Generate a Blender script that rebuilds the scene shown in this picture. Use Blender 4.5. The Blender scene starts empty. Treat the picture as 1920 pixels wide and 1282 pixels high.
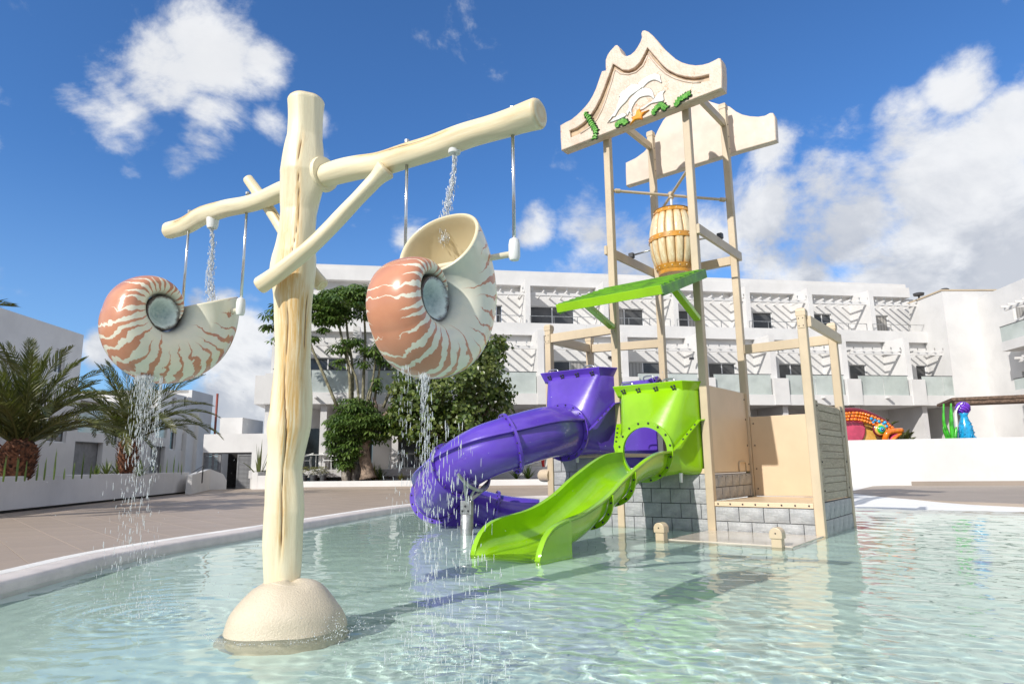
import bpy, bmesh, math, random
import numpy as np
from mathutils import Vector, Matrix

random.seed(7)
RNG = np.random.default_rng(7)
S = bpy.context.scene
COL = S.collection
R = math.radians

# ------------------------------------------------------------------ camera
FPX, PITCH, ROLL, EYE = 1255.0, R(10.47), R(.7), 1.0
_r0 = Vector((1, 0, 0)); FWD = Vector((0, math.cos(PITCH), math.sin(PITCH))); _u0 = Vector((0, -math.sin(PITCH), math.cos(PITCH)))
RGT = _r0*math.cos(ROLL)-_u0*math.sin(ROLL); UPV = _u0*math.cos(ROLL)+_r0*math.sin(ROLL)
CAM = Vector((0, 0, EYE))
cd = bpy.data.cameras.new('camera'); cam = bpy.data.objects.new('camera', cd); COL.objects.link(cam)
_M = Matrix((RGT, UPV, -FWD)).transposed().to_4x4(); _M.translation = CAM; cam.matrix_world = _M
cd.sensor_width = 36; cd.lens = FPX/1920*36; cd.clip_start = .05; cd.clip_end = 4000
S.camera = cam

# ------------------------------------------------------------------ sun and sky
EL = R(33)
SUN = Vector((-.674*math.cos(EL), -.739*math.cos(EL), math.sin(EL))).normalized()
L = bpy.data.lights.new('sun', 'SUN'); L.energy = 4.1; L.angle = R(.53); L.color = (1, .965, .91)
lo = bpy.data.objects.new('sun', L); COL.objects.link(lo); lo.rotation_euler = SUN.to_track_quat('Z', 'Y').to_euler(); lo.location = (-20, -20, 30)
L.cycles.is_caustics_light = True
S.view_settings.view_transform = 'Standard'; S.view_settings.look = 'None'
S.view_settings.exposure = .1; S.view_settings.gamma = 1
S.cycles.max_bounces = 10; S.cycles.transmission_bounces = 8; S.cycles.transparent_max_bounces = 12
S.cycles.sample_clamp_indirect = 6; S.cycles.blur_glossy = .5
S.cycles.caustics_refractive = True; S.cycles.caustics_reflective = False

W = bpy.data.worlds.new('World'); S.world = W; W.use_nodes = True


def NG(nt):
    class G:
        def n(s, t, **k):
            a = nt.nodes.new(t)
            for kk, v in k.items(): setattr(a, kk, v)
            return a
        def put(s, sock, v):
            if v is None: return
            if isinstance(v, bpy.types.NodeSocket): nt.links.new(v, sock)
            elif isinstance(v, (tuple, list)) and sock.type == 'RGBA' and len(v) == 3: sock.default_value = (*v, 1)
            else: sock.default_value = v
        def m(s, op, a, b=None, c=None, clamp=False):
            x = s.n('ShaderNodeMath', operation=op, use_clamp=clamp); s.put(x.inputs[0], a); s.put(x.inputs[1], b)
            if c is not None: s.put(x.inputs[2], c)
            return x.outputs[0]
        def v(s, op, a, b=None, out=0):
            x = s.n('ShaderNodeVectorMath', operation=op); s.put(x.inputs[0], a)
            if b is not None:
                if op == 'SCALE': s.put(x.inputs['Scale'], b)
                else: s.put(x.inputs[1], b)
            return x.outputs[out]
        def mix(s, f, a, b, blend='MIX'):
            x = s.n('ShaderNodeMix', data_type='RGBA', blend_type=blend); s.put(x.inputs[0], f); s.put(x.inputs[6], a); s.put(x.inputs[7], b)
            return x.outputs[2]
        def rng(s, v, a, b, c=0., d=1., smooth=False):
            x = s.n('ShaderNodeMapRange', interpolation_type='SMOOTHSTEP' if smooth else 'LINEAR'); s.put(x.inputs[0], v)
            for i, q in enumerate((a, b, c, d)): s.put(x.inputs[1+i], q)
            return x.outputs[0]
        def noise(s, vec, sc, det=4, ro=.55, dist=0., out=0):
            x = s.n('ShaderNodeTexNoise'); s.put(x.inputs['Vector'], vec); x.inputs['Scale'].default_value = sc
            x.inputs['Detail'].default_value = det; x.inputs['Roughness'].default_value = ro; x.inputs['Distortion'].default_value = dist
            return x.outputs[out]
    return G()


def ray(x, y):
    return FWD*FPX+RGT*(x-960)-UPV*(y-641)


def sky():
    nt = W.node_tree; g = NG(nt); bg = nt.nodes['Background']
    sk = g.n('ShaderNodeTexSky', sky_type='NISHITA', sun_disc=False)
    sk.sun_elevation = EL; sk.sun_rotation = math.atan2(SUN.x, SUN.y); sk.air_density = 1.0; sk.dust_density = .15; sk.ozone_density = 4
    d = g.v('NORMALIZE', g.n('ShaderNodeTexCoord').outputs['Generated'])
    blobs = [(400,110,130,1),(300,150,125,1),(485,130,85,.9),(235,220,120,.85),(390,225,120,.85),(505,230,75,.6),(330,290,80,.6),(600,225,55,.7),(590,300,60,.4),
             (250,310,60,.5),(130,255,70,.5),(940,110,45,.08),(1160,45,45,.15),
             (1800,165,85,.95),(1885,260,140,.95),(1700,250,110,.8),(1590,240,80,.55),(1560,190,45,.4),(1800,380,240,1.1),(1600,430,200,1),(1440,410,140,.85),(1440,290,80,.6),
             (1290,440,140,.8),(1110,455,120,.75),(1000,430,70,.85),(1190,510,150,.75),(1700,520,230,1.1),(1900,480,200,1.1),(1500,530,150,1),(2100,380,260,1),
             (440,650,125,1.1),(470,740,140,1.2),(420,580,60,.9),(365,565,45,.8),(195,650,45,.9),(660,430,90,.42),(760,440,70,.5),(-200,250,160,.7),(-150,500,120,.7)]
    tot = None
    for x, y, r, w in blobs:
        c = ray(x, y).normalized()
        f = g.m('MULTIPLY', g.rng(g.v('DISTANCE', d, tuple(c), out=1), r/1255*1.15, 0, 0, 1, True), w*1.72)
        tot = f if tot is None else g.m('MAXIMUM', tot, f)
    nv = g.v('MULTIPLY', d, (1, 1, 1.35))
    n1 = g.noise(nv, 5.5, 12, .62, .35); n2 = g.noise(nv, 22, 8, .6, .2)
    # away from the pictured part, unseen clouds are thickened to whiten the fill light
    sep = g.n('ShaderNodeSeparateXYZ'); g.put(sep.inputs[0], d)
    behind = g.rng(g.v('DOT_PRODUCT', d, tuple(FWD), out=1), .62, .35, 0, 1, True)
    tot = g.m('MAXIMUM', tot, g.m('MULTIPLY', behind, 1.15))
    dens = g.m('ADD', tot, g.m('MULTIPLY_ADD', n1, 3.4, -2.24))
    dens = g.m('ADD', dens, g.m('MULTIPLY_ADD', n2, 1.0, -.5))
    a = g.rng(dens, -.05, .85, 0, 1, True)
    thick = g.rng(dens, .35, 1.5, 0, 1, True)
    low = g.rng(sep.outputs[2], .5, .12, 0, 1, True)
    n3 = g.noise(g.v('ADD', nv, (.05, .03, -.05)), 7, 8, .6, .3)
    shade = g.m('MULTIPLY', g.rng(n3, .36, .62, 0, 1, True), g.m('ADD', g.m('MULTIPLY', low, 1.05), .22), clamp=True)
    ccol = g.mix(shade, (6.6, 6.7, 6.85), (3.2, 3.5, 4.1))
    ccol = g.mix(g.m('MULTIPLY', thick, .35), ccol, (6.9, 6.85, 6.8))
    base = g.mix(1.0, sk.outputs[0], (.56, .88, 1.20), 'MULTIPLY')
    hz = g.rng(sep.outputs[2], .42, .0, 0, .35, True)
    base = g.mix(hz, base, (3.0, 4.4, 6.0))
    col = g.mix(g.m('MULTIPLY', a, .96), base, ccol)
    ground = g.rng(sep.outputs[2], 0, -.02, 0, 1)
    col = g.mix(ground, col, (1.7, 1.75, 1.8))
    nt.links.new(col, bg.inputs[0]); bg.inputs[1].default_value = .13


sky()


# ------------------------------------------------------------------ ray helpers: where a line of sight meets a real plane
def Zp(x, y, z=0.):
    v = ray(x, y); return CAM+v*((z-EYE)/v.z)


def Yp(x, y, Y):
    v = ray(x, y); return CAM+v*(Y/v.y)


def on(x, y, p, n):
    v = ray(x, y); p = Vector(p); n = Vector(n)
    return CAM+v*((p-CAM).dot(n)/v.dot(n))


# ------------------------------------------------------------------ object helpers
def link(name, me, parent=None, mat=None, loc=None):
    o = bpy.data.objects.new(name, me); COL.objects.link(o)
    if mat is not None and me is not None and not me.materials: me.materials.append(mat)
    if parent is not None: o.parent = parent
    if loc is not None: o.location = loc
    return o


def tag(o, label=None, cat=None, group=None, kind=None):
    if label: o['label'] = label
    if cat: o['category'] = cat
    if group: o['group'] = group
    if kind: o['kind'] = kind
    return o


def thing(name, label, cat, loc=(0, 0, 0), rz=0., group=None):
    o = bpy.data.objects.new(name, None); COL.objects.link(o); o.location = loc; o.rotation_euler.z = rz
    o.empty_display_size = .2
    return tag(o, label, cat, group)


def copy_tree(o, parent=None):
    c = o.copy(); COL.objects.link(c)
    if parent is not None: c.parent = parent
    for ch in o.children: copy_tree(ch, c)
    return c


class MB:
    def __init__(s): s.v = []; s.f = []
    def add(s, vs, fs):
        b = len(s.v); s.v += [tuple(v) for v in vs]; s.f += [tuple(i+b for i in f) for f in fs]; return s
    def frame(s, o, ax, ay, az, x0, x1, y0, y1, z0, z1):
        o = Vector(o); ax = Vector(ax); ay = Vector(ay); az = Vector(az)
        vs = [o+ax*x+ay*y+az*z for z in (z0, z1) for y in (y0, y1) for x in (x0, x1)]
        return s.add(vs, [(0,2,3,1),(4,5,7,6),(0,1,5,4),(2,6,7,3),(0,4,6,2),(1,3,7,5)])
    def box(s, x0, x1, y0, y1, z0, z1):
        return s.frame((0,0,0), (1,0,0), (0,1,0), (0,0,1), x0, x1, y0, y1, z0, z1)
    def tube(s, path, rad, n=10, caps=True, up=None):
        P = [Vector(p) for p in path]; m = len(P)
        if not hasattr(rad, '__len__'): rad = [rad]*m
        T = []
        for i in range(m):
            t = (P[min(i+1, m-1)]-P[max(i-1, 0)]).normalized(); T.append(t)
        a = Vector((0, 0, 1)) if abs(T[0].z) < .9 else Vector((1, 0, 0))
        a = (a-T[0]*a.dot(T[0])).normalized()
        vs = []
        for i in range(m):
            a = (a-T[i]*a.dot(T[i])).normalized(); b = T[i].cross(a)
            for k in range(n):
                q = 2*math.pi*k/n; vs.append(P[i]+(a*math.cos(q)+b*math.sin(q))*rad[i])
        fs = [(i*n+k, i*n+(k+1) % n, (i+1)*n+(k+1) % n, (i+1)*n+k) for i in range(m-1) for k in range(n)]
        if caps: fs += [tuple(range(n-1, -1, -1)), tuple((m-1)*n+k for k in range(n))]
        return s.add(vs, fs)
    def lathe(s, prof, n=24, o=(0, 0, 0), ax=(0, 0, 1), caps=True):
        o = Vector(o); z = Vector(ax).normalized(); a = Vector((1, 0, 0)) if abs(z.x) < .9 else Vector((0, 1, 0))
        a = (a-z*a.dot(z)).normalized(); b = z.cross(a)
        vs = [o+z*h+(a*math.cos(2*math.pi*k/n)+b*math.sin(2*math.pi*k/n))*r for r, h in prof for k in range(n)]
        m = len(prof)
        fs = [(i*n+k, i*n+(k+1) % n, (i+1)*n+(k+1) % n, (i+1)*n+k) for i in range(m-1) for k in range(n)]
        if caps: fs += [tuple(range(n-1, -1, -1)), tuple((m-1)*n+k for k in range(n))]
        return s.add(vs, fs)
    def mesh(s, name, smooth=False, angle=None):
        me = bpy.data.meshes.new(name); me.from_pydata(s.v, [], s.f)
        if smooth: me.shade_smooth()
        if angle: me.shade_smooth(); me.set_sharp_from_angle(angle=R(angle))
        me.update(); return me
    def build(s, name, mat, parent=None, smooth=False, bev=0, angle=None, loc=None):
        me = s.mesh(name, smooth, angle); o = link(name, me, parent, mat, loc)
        if bev:
            b = o.modifiers.new('bevel', 'BEVEL'); b.width = bev; b.segments = 2; b.limit_method = 'ANGLE'; b.angle_limit = R(40)
            b.harden_normals = False
        return o


def outline(name, loops, depth, mat, origin, ax, ay, parent=None, bev=0.0, res=2):
    """a plate cut to the given 2-D outlines (first is the edge, others are holes), standing in the plane of ax, ay; depth towards -normal"""
    cu = bpy.data.curves.new(name, 'CURVE'); cu.dimensions = '2D'; cu.fill_mode = 'BOTH'
    for lp in loops:
        sp = cu.splines.new('POLY'); sp.points.add(len(lp)-1)
        for i, p in enumerate(lp): sp.points[i].co = (p[0], p[1], 0, 1)
        sp.use_cyclic_u = True
    cu.extrude = depth/2-bev; cu.bevel_depth = bev; cu.bevel_resolution = res; cu.offset = -bev
    t = bpy.data.objects.new('tmp', cu); COL.objects.link(t)
    me = bpy.data.meshes.new_from_object(t.evaluated_get(bpy.context.evaluated_depsgraph_get()))
    bpy.data.objects.remove(t); bpy.data.curves.remove(cu)
    ax = Vector(ax).normalized(); ay = Vector(ay).normalized(); az = ax.cross(ay)
    M = Matrix((ax, ay, az)).transposed().to_4x4(); M.translation = Vector(origin)-az*depth/2
    me.transform(M); me.name = name; me.materials.clear()
    o = link(name, me, parent, mat); me.shade_smooth(); me.set_sharp_from_angle(angle=R(35))
    return o


def receiver(*obs):
    for o in obs:
        if o.type == 'MESH': o.cycles.is_caustics_receiver = True
        receiver(*o.children)


def smooth_path(pts, n):
    """Catmull-Rom through pts, n samples"""
    P = [Vector(p) for p in pts]; P = [P[0]*2-P[1]]+P+[P[-1]*2-P[-2]]; out = []; m = len(P)-3
    for i in range(n):
        t = i/(n-1)*m; k = min(int(t), m-1); u = t-k; a, b, c, d = P[k:k+4]
        out.append(.5*((2*b)+(c-a)*u+(2*a-5*b+4*c-d)*u*u+(3*b-a-3*c+d)*u**3))
    return out


# ------------------------------------------------------------------ materials
def new_mat(name):
    m = bpy.data.materials.new(name); m.use_nodes = True
    return m, NG(m.node_tree), m.node_tree.nodes['Principled BSDF']


def pm(name, col, rough=.6, var=.08, vs=3., bump=.0, bs=40., spec=.5, metal=0., coat=0., col2=None, dirt=0., sss=0.):
    m, g, b = new_mat(name)
    co = g.n('ShaderNodeTexCoord').outputs['Object']
    n = g.noise(co, vs, 6, .6)
    c2 = col2 or tuple(c*(1-2.2*var) for c in col)
    c1 = col if col2 else tuple(min(c*(1+var), .98) for c in col)
    c = g.mix(g.rng(n, .35, .68, 0, 1, True), c1, c2)
    if dirt:
        dn = g.noise(g.v('MULTIPLY', co, (6, 6, .8)), 2.2, 8, .7)
        c = g.mix(g.m('MULTIPLY', g.rng(dn, .52, .75, 0, 1, True), dirt), c, tuple(q*.45 for q in col))
    g.put(b.inputs['Base Color'], c)
    g.put(b.inputs['Roughness'], g.rng(g.noise(co, vs*3, 4), .3, .7, rough*.85, min(rough*1.15, 1)))
    b.inputs['Specular IOR Level'].default_value = spec; b.inputs['Metallic'].default_value = metal; b.inputs['Coat Weight'].default_value = coat
    b.inputs['Coat Roughness'].default_value = .08
    if bump:
        bp = g.n('ShaderNodeBump'); bp.inputs['Strength'].default_value = bump; bp.inputs['Distance'].default_value = .02
        g.put(bp.inputs['Height'], g.noise(co, bs, 6, .6)); g.put(b.inputs['Normal'], bp.outputs[0])
    return m


def glass_mat(name, tint, opac, rough=.05):
    m, g, b = new_mat(name); nt = m.node_tree
    tr = g.n('ShaderNodeBsdfTransparent'); tr.inputs[0].default_value = (*tint, 1)
    b.inputs['Base Color'].default_value = (*tint, 1); b.inputs['Roughness'].default_value = rough
    co = g.n('ShaderNodeTexCoord').outputs['Object']
    mx = g.n('ShaderNodeMixShader'); g.put(mx.inputs[0], g.rng(g.noise(co, .8, 5), .3, .7, opac*.75, min(1, opac*1.25)))
    g.put(mx.inputs[1], tr.outputs[0]); g.put(mx.inputs[2], b.outputs[0])
    nt.links.new(mx.outputs[0], nt.nodes['Material Output'].inputs[0]); return m


M = {}
M['white'] = pm('white_render', (.70, .685, .665), .85, .03, .7, .25, 60, dirt=.06)
M['white2'] = pm('white_render_soft', (.66, .64, .625), .85, .04, .6, .25, 60, dirt=.1)
M['whitekerb'] = pm('white_kerb_paint', (.74, .725, .70), .6, .05, 3, .3, 60)
M['whiteplastic'] = pm('white_plastic', (.78, .78, .75), .35, .03)
M['tan'] = pm('tan_painted_post', (.57, .455, .31), .42, .045, 1.5, .06, 8, dirt=.12)
M['tanpanel'] = pm('tan_panel', (.68, .53, .36), .38, .03, 1.2)
M['slab'] = pm('wet_tan_slab', (.62, .54, .45), .1, .05, 2, spec=.7)
M['green'] = pm('lime_fibreglass', (.27, .53, .004), .2, .05, 1.5, .05, 14, coat=.5)
M['greenwood'] = pm('green_painted_wood', (.15, .38, .015), .42, .1, 5, .3, 12, col2=(.085, .21, .025))
M['purple'] = pm('purple_fibreglass', (.112, .052, .45), .24, .07, 1.5, .05, 14, coat=.5)
M['steel'] = pm('galvanised_steel', (.48, .48, .46), .38, .15, 8, metal=.85)
M['bright_steel'] = pm('polished_steel', (.7, .7, .7), .2, .05, 8, metal=1)
M['bolt'] = pm('dark_bolt', (.03, .03, .035), .4, .1)
M['stone_grey'] = pm('grey_block', (.42, .42, .42), .45, .2, 5, .8, 18, col2=(.30, .305, .31))
M['mortar'] = pm('pale_block_joint', (.12, .125, .13), .8, .1, 5, .4, 30)
M['glassdark'] = pm('dark_window_glass', (.045, .05, .052), .06, .3, .5, spec=.6, col2=(.10, .10, .10))
M['glassrail'] = glass_mat('green_glass_panel', (.68, .73, .70), .62)
m, g, b = new_mat('window_glass_with_blinds'); oi = g.n('ShaderNodeObjectInfo').outputs['Random']; co = g.n('ShaderNodeTexCoord').outputs['Object']
zz = g.n('ShaderNodeSeparateXYZ'); g.put(zz.inputs[0], co); fold = g.m('SINE', g.m('MULTIPLY', g.m('ADD', zz.outputs[0], zz.outputs[1]), 26))
c = g.mix(g.rng(g.noise(co, .6, 4), .35, .65), (.035, .038, .04), (.10, .10, .10)); cur = g.mix(g.rng(fold, -1, 1), (.26, .25, .235), (.42, .40, .37)); c = g.mix(g.rng(oi, .66, .68, 0, 1), c, cur)
g.put(b.inputs['Base Color'], c); b.inputs['Roughness'].default_value = .07; M['glassdark'] = m
M['frame'] = pm('white_metal_frame', (.75, .75, .75), .4, .03)
M['darkmetal'] = pm('dark_metal', (.06, .06, .065), .45, .1)
M['louvre'] = pm('grey_louvre', (.22, .22, .225), .5, .1, 3)
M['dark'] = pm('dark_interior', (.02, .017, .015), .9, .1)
M['earth'] = pm('red_volcanic_soil', (.16, .055, .035), .95, .25, 14, 1.0, 60)
M['rust'] = pm('rust_red_pipe', (.25, .06, .04), .5, .1)
M['bark'] = pm('pale_bark', (.26, .19, .14), .9, .25, 6, .8, 20)
M['stem'] = pm('grey_green_stem', (.22, .20, .12), .8, .25, 6, .4, 30)
M['palmbark'] = pm('palm_bark', (.20, .085, .045), .95, .4, 10, 1.0, 25)
M['pot'] = pm('dark_pot', (.08, .085, .09), .6, .1)
M['rock'] = pm('garden_rock', (.30, .27, .23), .9, .25, 4, .8, 10)
M['brownroof'] = pm('brown_canopy', (.17, .11, .075), .8, .25, 12, .6, 40)
M['red'] = pm('red_gloss', (.62, .02, .02), .25, .05, coat=.4)
M['deckside'] = pm('deck_joint', (.21, .18, .155), .9, .1, 4)


def leaf_mat(name, c1, c2, c3, sc=2.5, rough=.42):
    m, g, b = new_mat(name)
    co = g.n('ShaderNodeTexCoord').outputs['Object']
    r = g.n('ShaderNodeAttribute', attribute_name='rnd').outputs['Fac']
    c = g.mix(r, c1, c2); c = g.mix(g.m('MULTIPLY', g.rng(g.noise(co, sc, 5), .45, .7, 0, 1), .5), c, c3)
    g.put(b.inputs['Base Color'], c); b.inputs['Roughness'].default_value = rough
    b.inputs['Specular IOR Level'].default_value = .4
    tl = g.n('ShaderNodeBsdfTranslucent'); g.put(tl.inputs[0], g.mix(1., c, (1.2, 1.5, .5), 'MULTIPLY'))
    mx = g.n('ShaderNodeMixShader'); mx.inputs[0].default_value = .22
    g.put(mx.inputs[1], b.outputs[0]); g.put(mx.inputs[2], tl.outputs[0])
    m.node_tree.links.new(mx.outputs[0], m.node_tree.nodes['Material Output'].inputs[0]); return m


M['palm'] = leaf_mat('palm_leaf', (.062, .085, .026), (.18, .185, .06), (.15, .12, .045), 1.2, .38)
M['umbrella'] = leaf_mat('umbrella_leaf', (.040, .085, .018), (.15, .22, .05), (.09, .14, .035), 1.5, .3)
M['grape'] = leaf_mat('sea_grape_leaf', (.045, .085, .02), (.17, .22, .045), (.12, .10, .03), 1.5, .33)
M['spike'] = leaf_mat('spiky_leaf', (.06, .11, .04), (.20, .24, .08), (.12, .15, .05), 3)
M['snake'] = leaf_mat('snake_plant_leaf', (.12, .19, .06), (.28, .36, .13), (.18, .2, .1), 3)
M['dryleaf'] = leaf_mat('small_leaf', (.14, .16, .04), (.26, .24, .07), (.14, .10, .03), 3)
# ------------------------------------------------------------------ terrain, pool, deck
DZ = .1                                                     # deck height over the water
TERR = thing  # (alias kept short below)
m, g, b = new_mat('dry_ground')
co = g.n('ShaderNodeTexCoord').outputs['Object']
g.put(b.inputs['Base Color'], g.mix(g.rng(g.noise(co, .05, 8, .6), .35, .65), (.22, .17, .13), (.30, .25, .2))); b.inputs['Roughness'].default_value = .95
M['ground'] = m

# inner edge of the pool (at the water), from behind the camera round by the left and the back to the right
EDGE = smooth_path([(-4.9, -9), (-4.35, -3), (-4.2, 1), (-4.27, 4), (-4.33, 6.2), (-4.42, 7.7), (-4.22, 9.1), (-3.84, 10.7), (-3.4, 12.6), (-2.5, 16.2), (-1.2, 18.7),
                    (.6, 20.4), (3, 21.3), (5.5, 21.4), (7.5, 20.7), (9.0, 19.4)], 150)
EDGE = [Vector((p.x, p.y)) for p in EDGE]
RIGHT = [Vector((9.9, 17.2)), Vector((9.95, 15.6)), Vector((10.9, 14.0)), Vector((13.5, 11.5)), Vector((17, 7)), Vector((18, 0)), Vector((17, -9))]
POOLPOLY = EDGE+RIGHT


def inside(p, poly):
    c = False; n = len(poly); x, y = p[0], p[1]
    for i in range(n):
        a = poly[i]; b_ = poly[i-1]
        if (a.y > y) != (b_.y > y) and x < (b_.x-a.x)*(y-a.y)/(b_.y-a.y)+a.x: c = not c
    return c


def off_edge(i, d):
    a = EDGE[max(i-1, 0)]; b_ = EDGE[min(i+1, len(EDGE)-1)]; t = (b_-a).normalized()
    return EDGE[i]+Vector((-t.y, t.x))*d


def poly_plane(name, pts, z, mat):
    bm = bmesh.new(); vs = [bm.verts.new((p[0], p[1], z)) for p in pts]; f = bm.faces.new(vs); bmesh.ops.triangulate(bm, faces=[f])
    bmesh.ops.recalc_face_normals(bm, faces=bm.faces)
    me = bpy.data.meshes.new(name); bm.to_mesh(me); bm.free()
    if me.polygons and me.polygons[0].normal.z < 0: me.flip_normals()
    return link(name, me, None, mat)


def in_strip(name, z, mat):
    """ground sheet with the pool cut out: a band between the pool edge and a far rectangle"""
    ring = [off_edge(i, .1) for i in range(len(EDGE))]+RIGHT; c0 = Vector((5.5, 4))
    outer = [c0+(p-c0).normalized()*95 for p in ring]; n_ = len(ring)
    vs = [(p.x, p.y, z) for p in ring]+[(max(-60, min(60, p.x)), max(-9, min(62, p.y)), z) for p in outer]
    me = bpy.data.meshes.new(name); me.from_pydata(vs, [], [(i, n_+i, n_+i+1, i+1) for i in range(n_-1)])
    if me.polygons[0].normal.z < 0: me.flip_normals()
    return link(name, me, None, mat)


# terrain out to the horizon with a pit where the pool is
mb = MB(); mb.box(-1500, 1500, 62, 3000, -1.2, .0); mb.box(-1500, -60, -900, 62, -1.2, .0); mb.box(60, 1500, -900, 62, -1.2, .0); mb.box(-60, 60, -900, -9, -1.2, .0)
tag(mb.build('terrain', M['ground']), kind='structure')

deck = tag(in_strip('pool_deck', DZ-.012, M['deckside']), kind='structure')

# tiles: warm grey-brown plank-look porcelain, rotated like the joints in the photograph
m, g, b = new_mat('deck_tile')
co = g.n('ShaderNodeTexCoord').outputs['Object']; oi = g.n('ShaderNodeObjectInfo').outputs['Random']
at = g.n('ShaderNodeAttribute', attribute_name='rnd').outputs['Fac']
rr = g.m('FRACT', g.m('ADD', g.m('MULTIPLY', oi, 3.1), g.m('MULTIPLY', at, 1.7)))
n1 = g.noise(g.v('MULTIPLY', co, (14, 1.6, 1)), 1.5, 6, .6); n2 = g.noise(co, .35, 6, .6)
c = g.mix(rr, (.40, .312, .24), (.365, .285, .22)); c = g.mix(g.m('MULTIPLY', g.rng(n1, .35, .7), .4), c, (.38, .32, .265)); c = g.mix(g.m('MULTIPLY', g.rng(n2, .45, .7), .35), c, (.26, .215, .18))
g.put(b.inputs['Base Color'], c); g.put(b.inputs['Roughness'], g.rng(n2, .3, .7, .42, .62)); b.inputs['Specular IOR Level'].default_value = .35
M['tile'] = m

TX = Vector((.66, -.75)).normalized(); TY = Vector((-TX.y, TX.x))
TW, TL, GAP = .9, .6, .005
EDL = [off_edge(i, .42) for i in range(len(EDGE))]


def clip_tile(poly):
    cx = sum((p for p in poly), Vector((0, 0)))/len(poly)
    bi = min(range(len(EDL)), key=lambda i: (EDL[i]-cx).length_squared)
    a = EDL[max(bi-1, 0)]; c_ = EDL[min(bi+1, len(EDL)-1)]; t = (c_-a).normalized(); n = Vector((-t.y, t.x)); o = EDL[bi]
    out = []
    for i in range(len(poly)):
        p, q = poly[i], poly[(i+1) % len(poly)]; dp = (p-o).dot(n); dq = (q-o).dot(n)
        if dp >= 0: out.append(p)
        if dp*dq < 0: out.append(p+(q-p)*(dp/(dp-dq)))
    return out if len(out) > 2 else None


def tile_mesh(mb, poly, z0, z1):
    n = len(poly); c_ = sum((p for p in poly), Vector((0, 0)))/n
    a = sum(poly[i].x*poly[(i+1) % n].y-poly[(i+1) % n].x*poly[i].y for i in range(n))
    if a < 0: poly = poly[::-1]
    inner = [p+(c_-p).normalized()*.004 for p in poly]
    vs = [(p.x, p.y, z0) for p in poly]+[(p.x, p.y, z1-.002) for p in poly]+[(p.x, p.y, z1) for p in inner]
    fs = [(i, (i+1) % n, n+(i+1) % n, n+i) for i in range(n)]+[(n+i, n+(i+1) % n, 2*n+(i+1) % n, 2*n+i) for i in range(n)]+[tuple(range(2*n, 3*n))]
    mb.add(vs, fs); return len(fs)


cand = []
for i in range(-40, 45):
    for j in range(-10, 75):
        o = TX*(i*TW+(.45 if j % 2 else 0))+TY*(j*TL)+Vector((-8, 6))
        poly = [o+TX*(a*(TW-GAP))+TY*(c_*(TL-GAP)) for a, c_ in ((0, 0), (1, 0), (1, 1), (0, 1))]
        cx = o+TX*TW/2+TY*TL/2
        if cx.y < 3 or cx.y > 32 or cx.x < -19 or cx.x > 9: continue
        if cx.x > 8 and cx.y > 17: continue
        nearest = min((e-cx).length for e in EDL[::4])
        if inside(cx, [off_edge(k, .42) for k in range(0, len(EDGE), 3)]+RIGHT) and nearest > 1.2: continue
        if nearest < 1.3:
            poly = clip_tile(poly)
            if not poly: continue
        cand.append((cx.length, poly, cx))
cand.sort(key=lambda t: t[0])
vis = [c_ for c_ in cand if c_[2].x > -.80*c_[2].y-.8]
rest = [c_ for c_ in cand if not c_[2].x > -.80*c_[2].y-.8]+vis[290:]
shared = {}
for k, (d_, poly, cx) in enumerate(vis[:290]):
    o = poly[0]; loc = [p-o for p in poly]; key = tuple(round(q, 4) for p in loc for q in p)
    if key not in shared:
        tb = MB(); tile_mesh(tb, loc, -.01, 0); shared[key] = tb.mesh('tile')
    link('tile', shared[key], deck, M['tile'], (o.x, o.y, DZ))
tb = MB(); rn = []
for d_, poly, cx in rest:
    q = random.random(); rn += [q]*tile_mesh(tb, poly, DZ-.01, DZ)
o = tb.build('tile_field', M['tile'], deck); tag(o, kind='stuff')
at_ = o.data.attributes.new('rnd', 'FLOAT', 'FACE'); at_.data.foreach_set('value', rn)

# far paving behind (too far to tell tiles apart), brown paving on the right
m, g, b = new_mat('far_paving')
co = g.n('ShaderNodeTexCoord').outputs['Object']
g.put(b.inputs['Base Color'], g.mix(g.rng(g.noise(co, .5, 6), .35, .65), (.36, .30, .25), (.31, .26, .215))); b.inputs['Roughness'].default_value = .6
M['farpave'] = m
pv = [(9.78, 20.2), (9.5, 17.6), (9.55, 15.9), (10.2, 14.4), (11.5, 12.8), (14, 10.4), (18.5, 4), (40, 4), (40, 24), (18.2, 24.75), (14.9, 26.0), (13.2, 25.2)]
pv = smooth_path([(p[0], p[1], 0) for p in pv[:7]], 40)+[Vector((p[0], p[1], 0)) for p in pv[7:]]
o = poly_plane('paving', pv, DZ+.012, M['farpave']); tag(o, kind='structure'); o_ = o.modifiers.new('thickness', 'SOLIDIFY'); o_.thickness = .2; o_.offset = -1

# kerb: white rounded rim with a grating strip outside it
mb = MB(); prof = [(-.02, -.35), (-.02, DZ-.045), (0, DZ-.012), (.03, DZ), (.25, DZ+.004), (.25, -.1)]
n = len(EDGE); k = len(prof)
for i in range(n):
    for d_, z in prof:
        p = off_edge(i, d_); mb.v.append((p.x, p.y, z))
mb.f += [(i*k+j, (i+1)*k+j, (i+1)*k+j+1, i*k+j+1) for i in range(n-1) for j in range(k-1)]
kerb = mb.build('kerb', pm('pale_pink_kerb', (.68, .61, .56), .6, .05, 3, .3, 60), smooth=False, angle=50); tag(kerb, kind='structure'); receiver(kerb)
mb = MB()
for i in range(n-1):
    a0, a1, b0, b1 = off_edge(i, .25), off_edge(i+1, .25), off_edge(i, .42), off_edge(i+1, .42)
    mb.add([(a0.x, a0.y, DZ-.004), (a1.x, a1.y, DZ-.004), (b1.x, b1.y, DZ-.004), (b0.x, b0.y, DZ-.004)], [(0, 1, 2, 3)])
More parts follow.
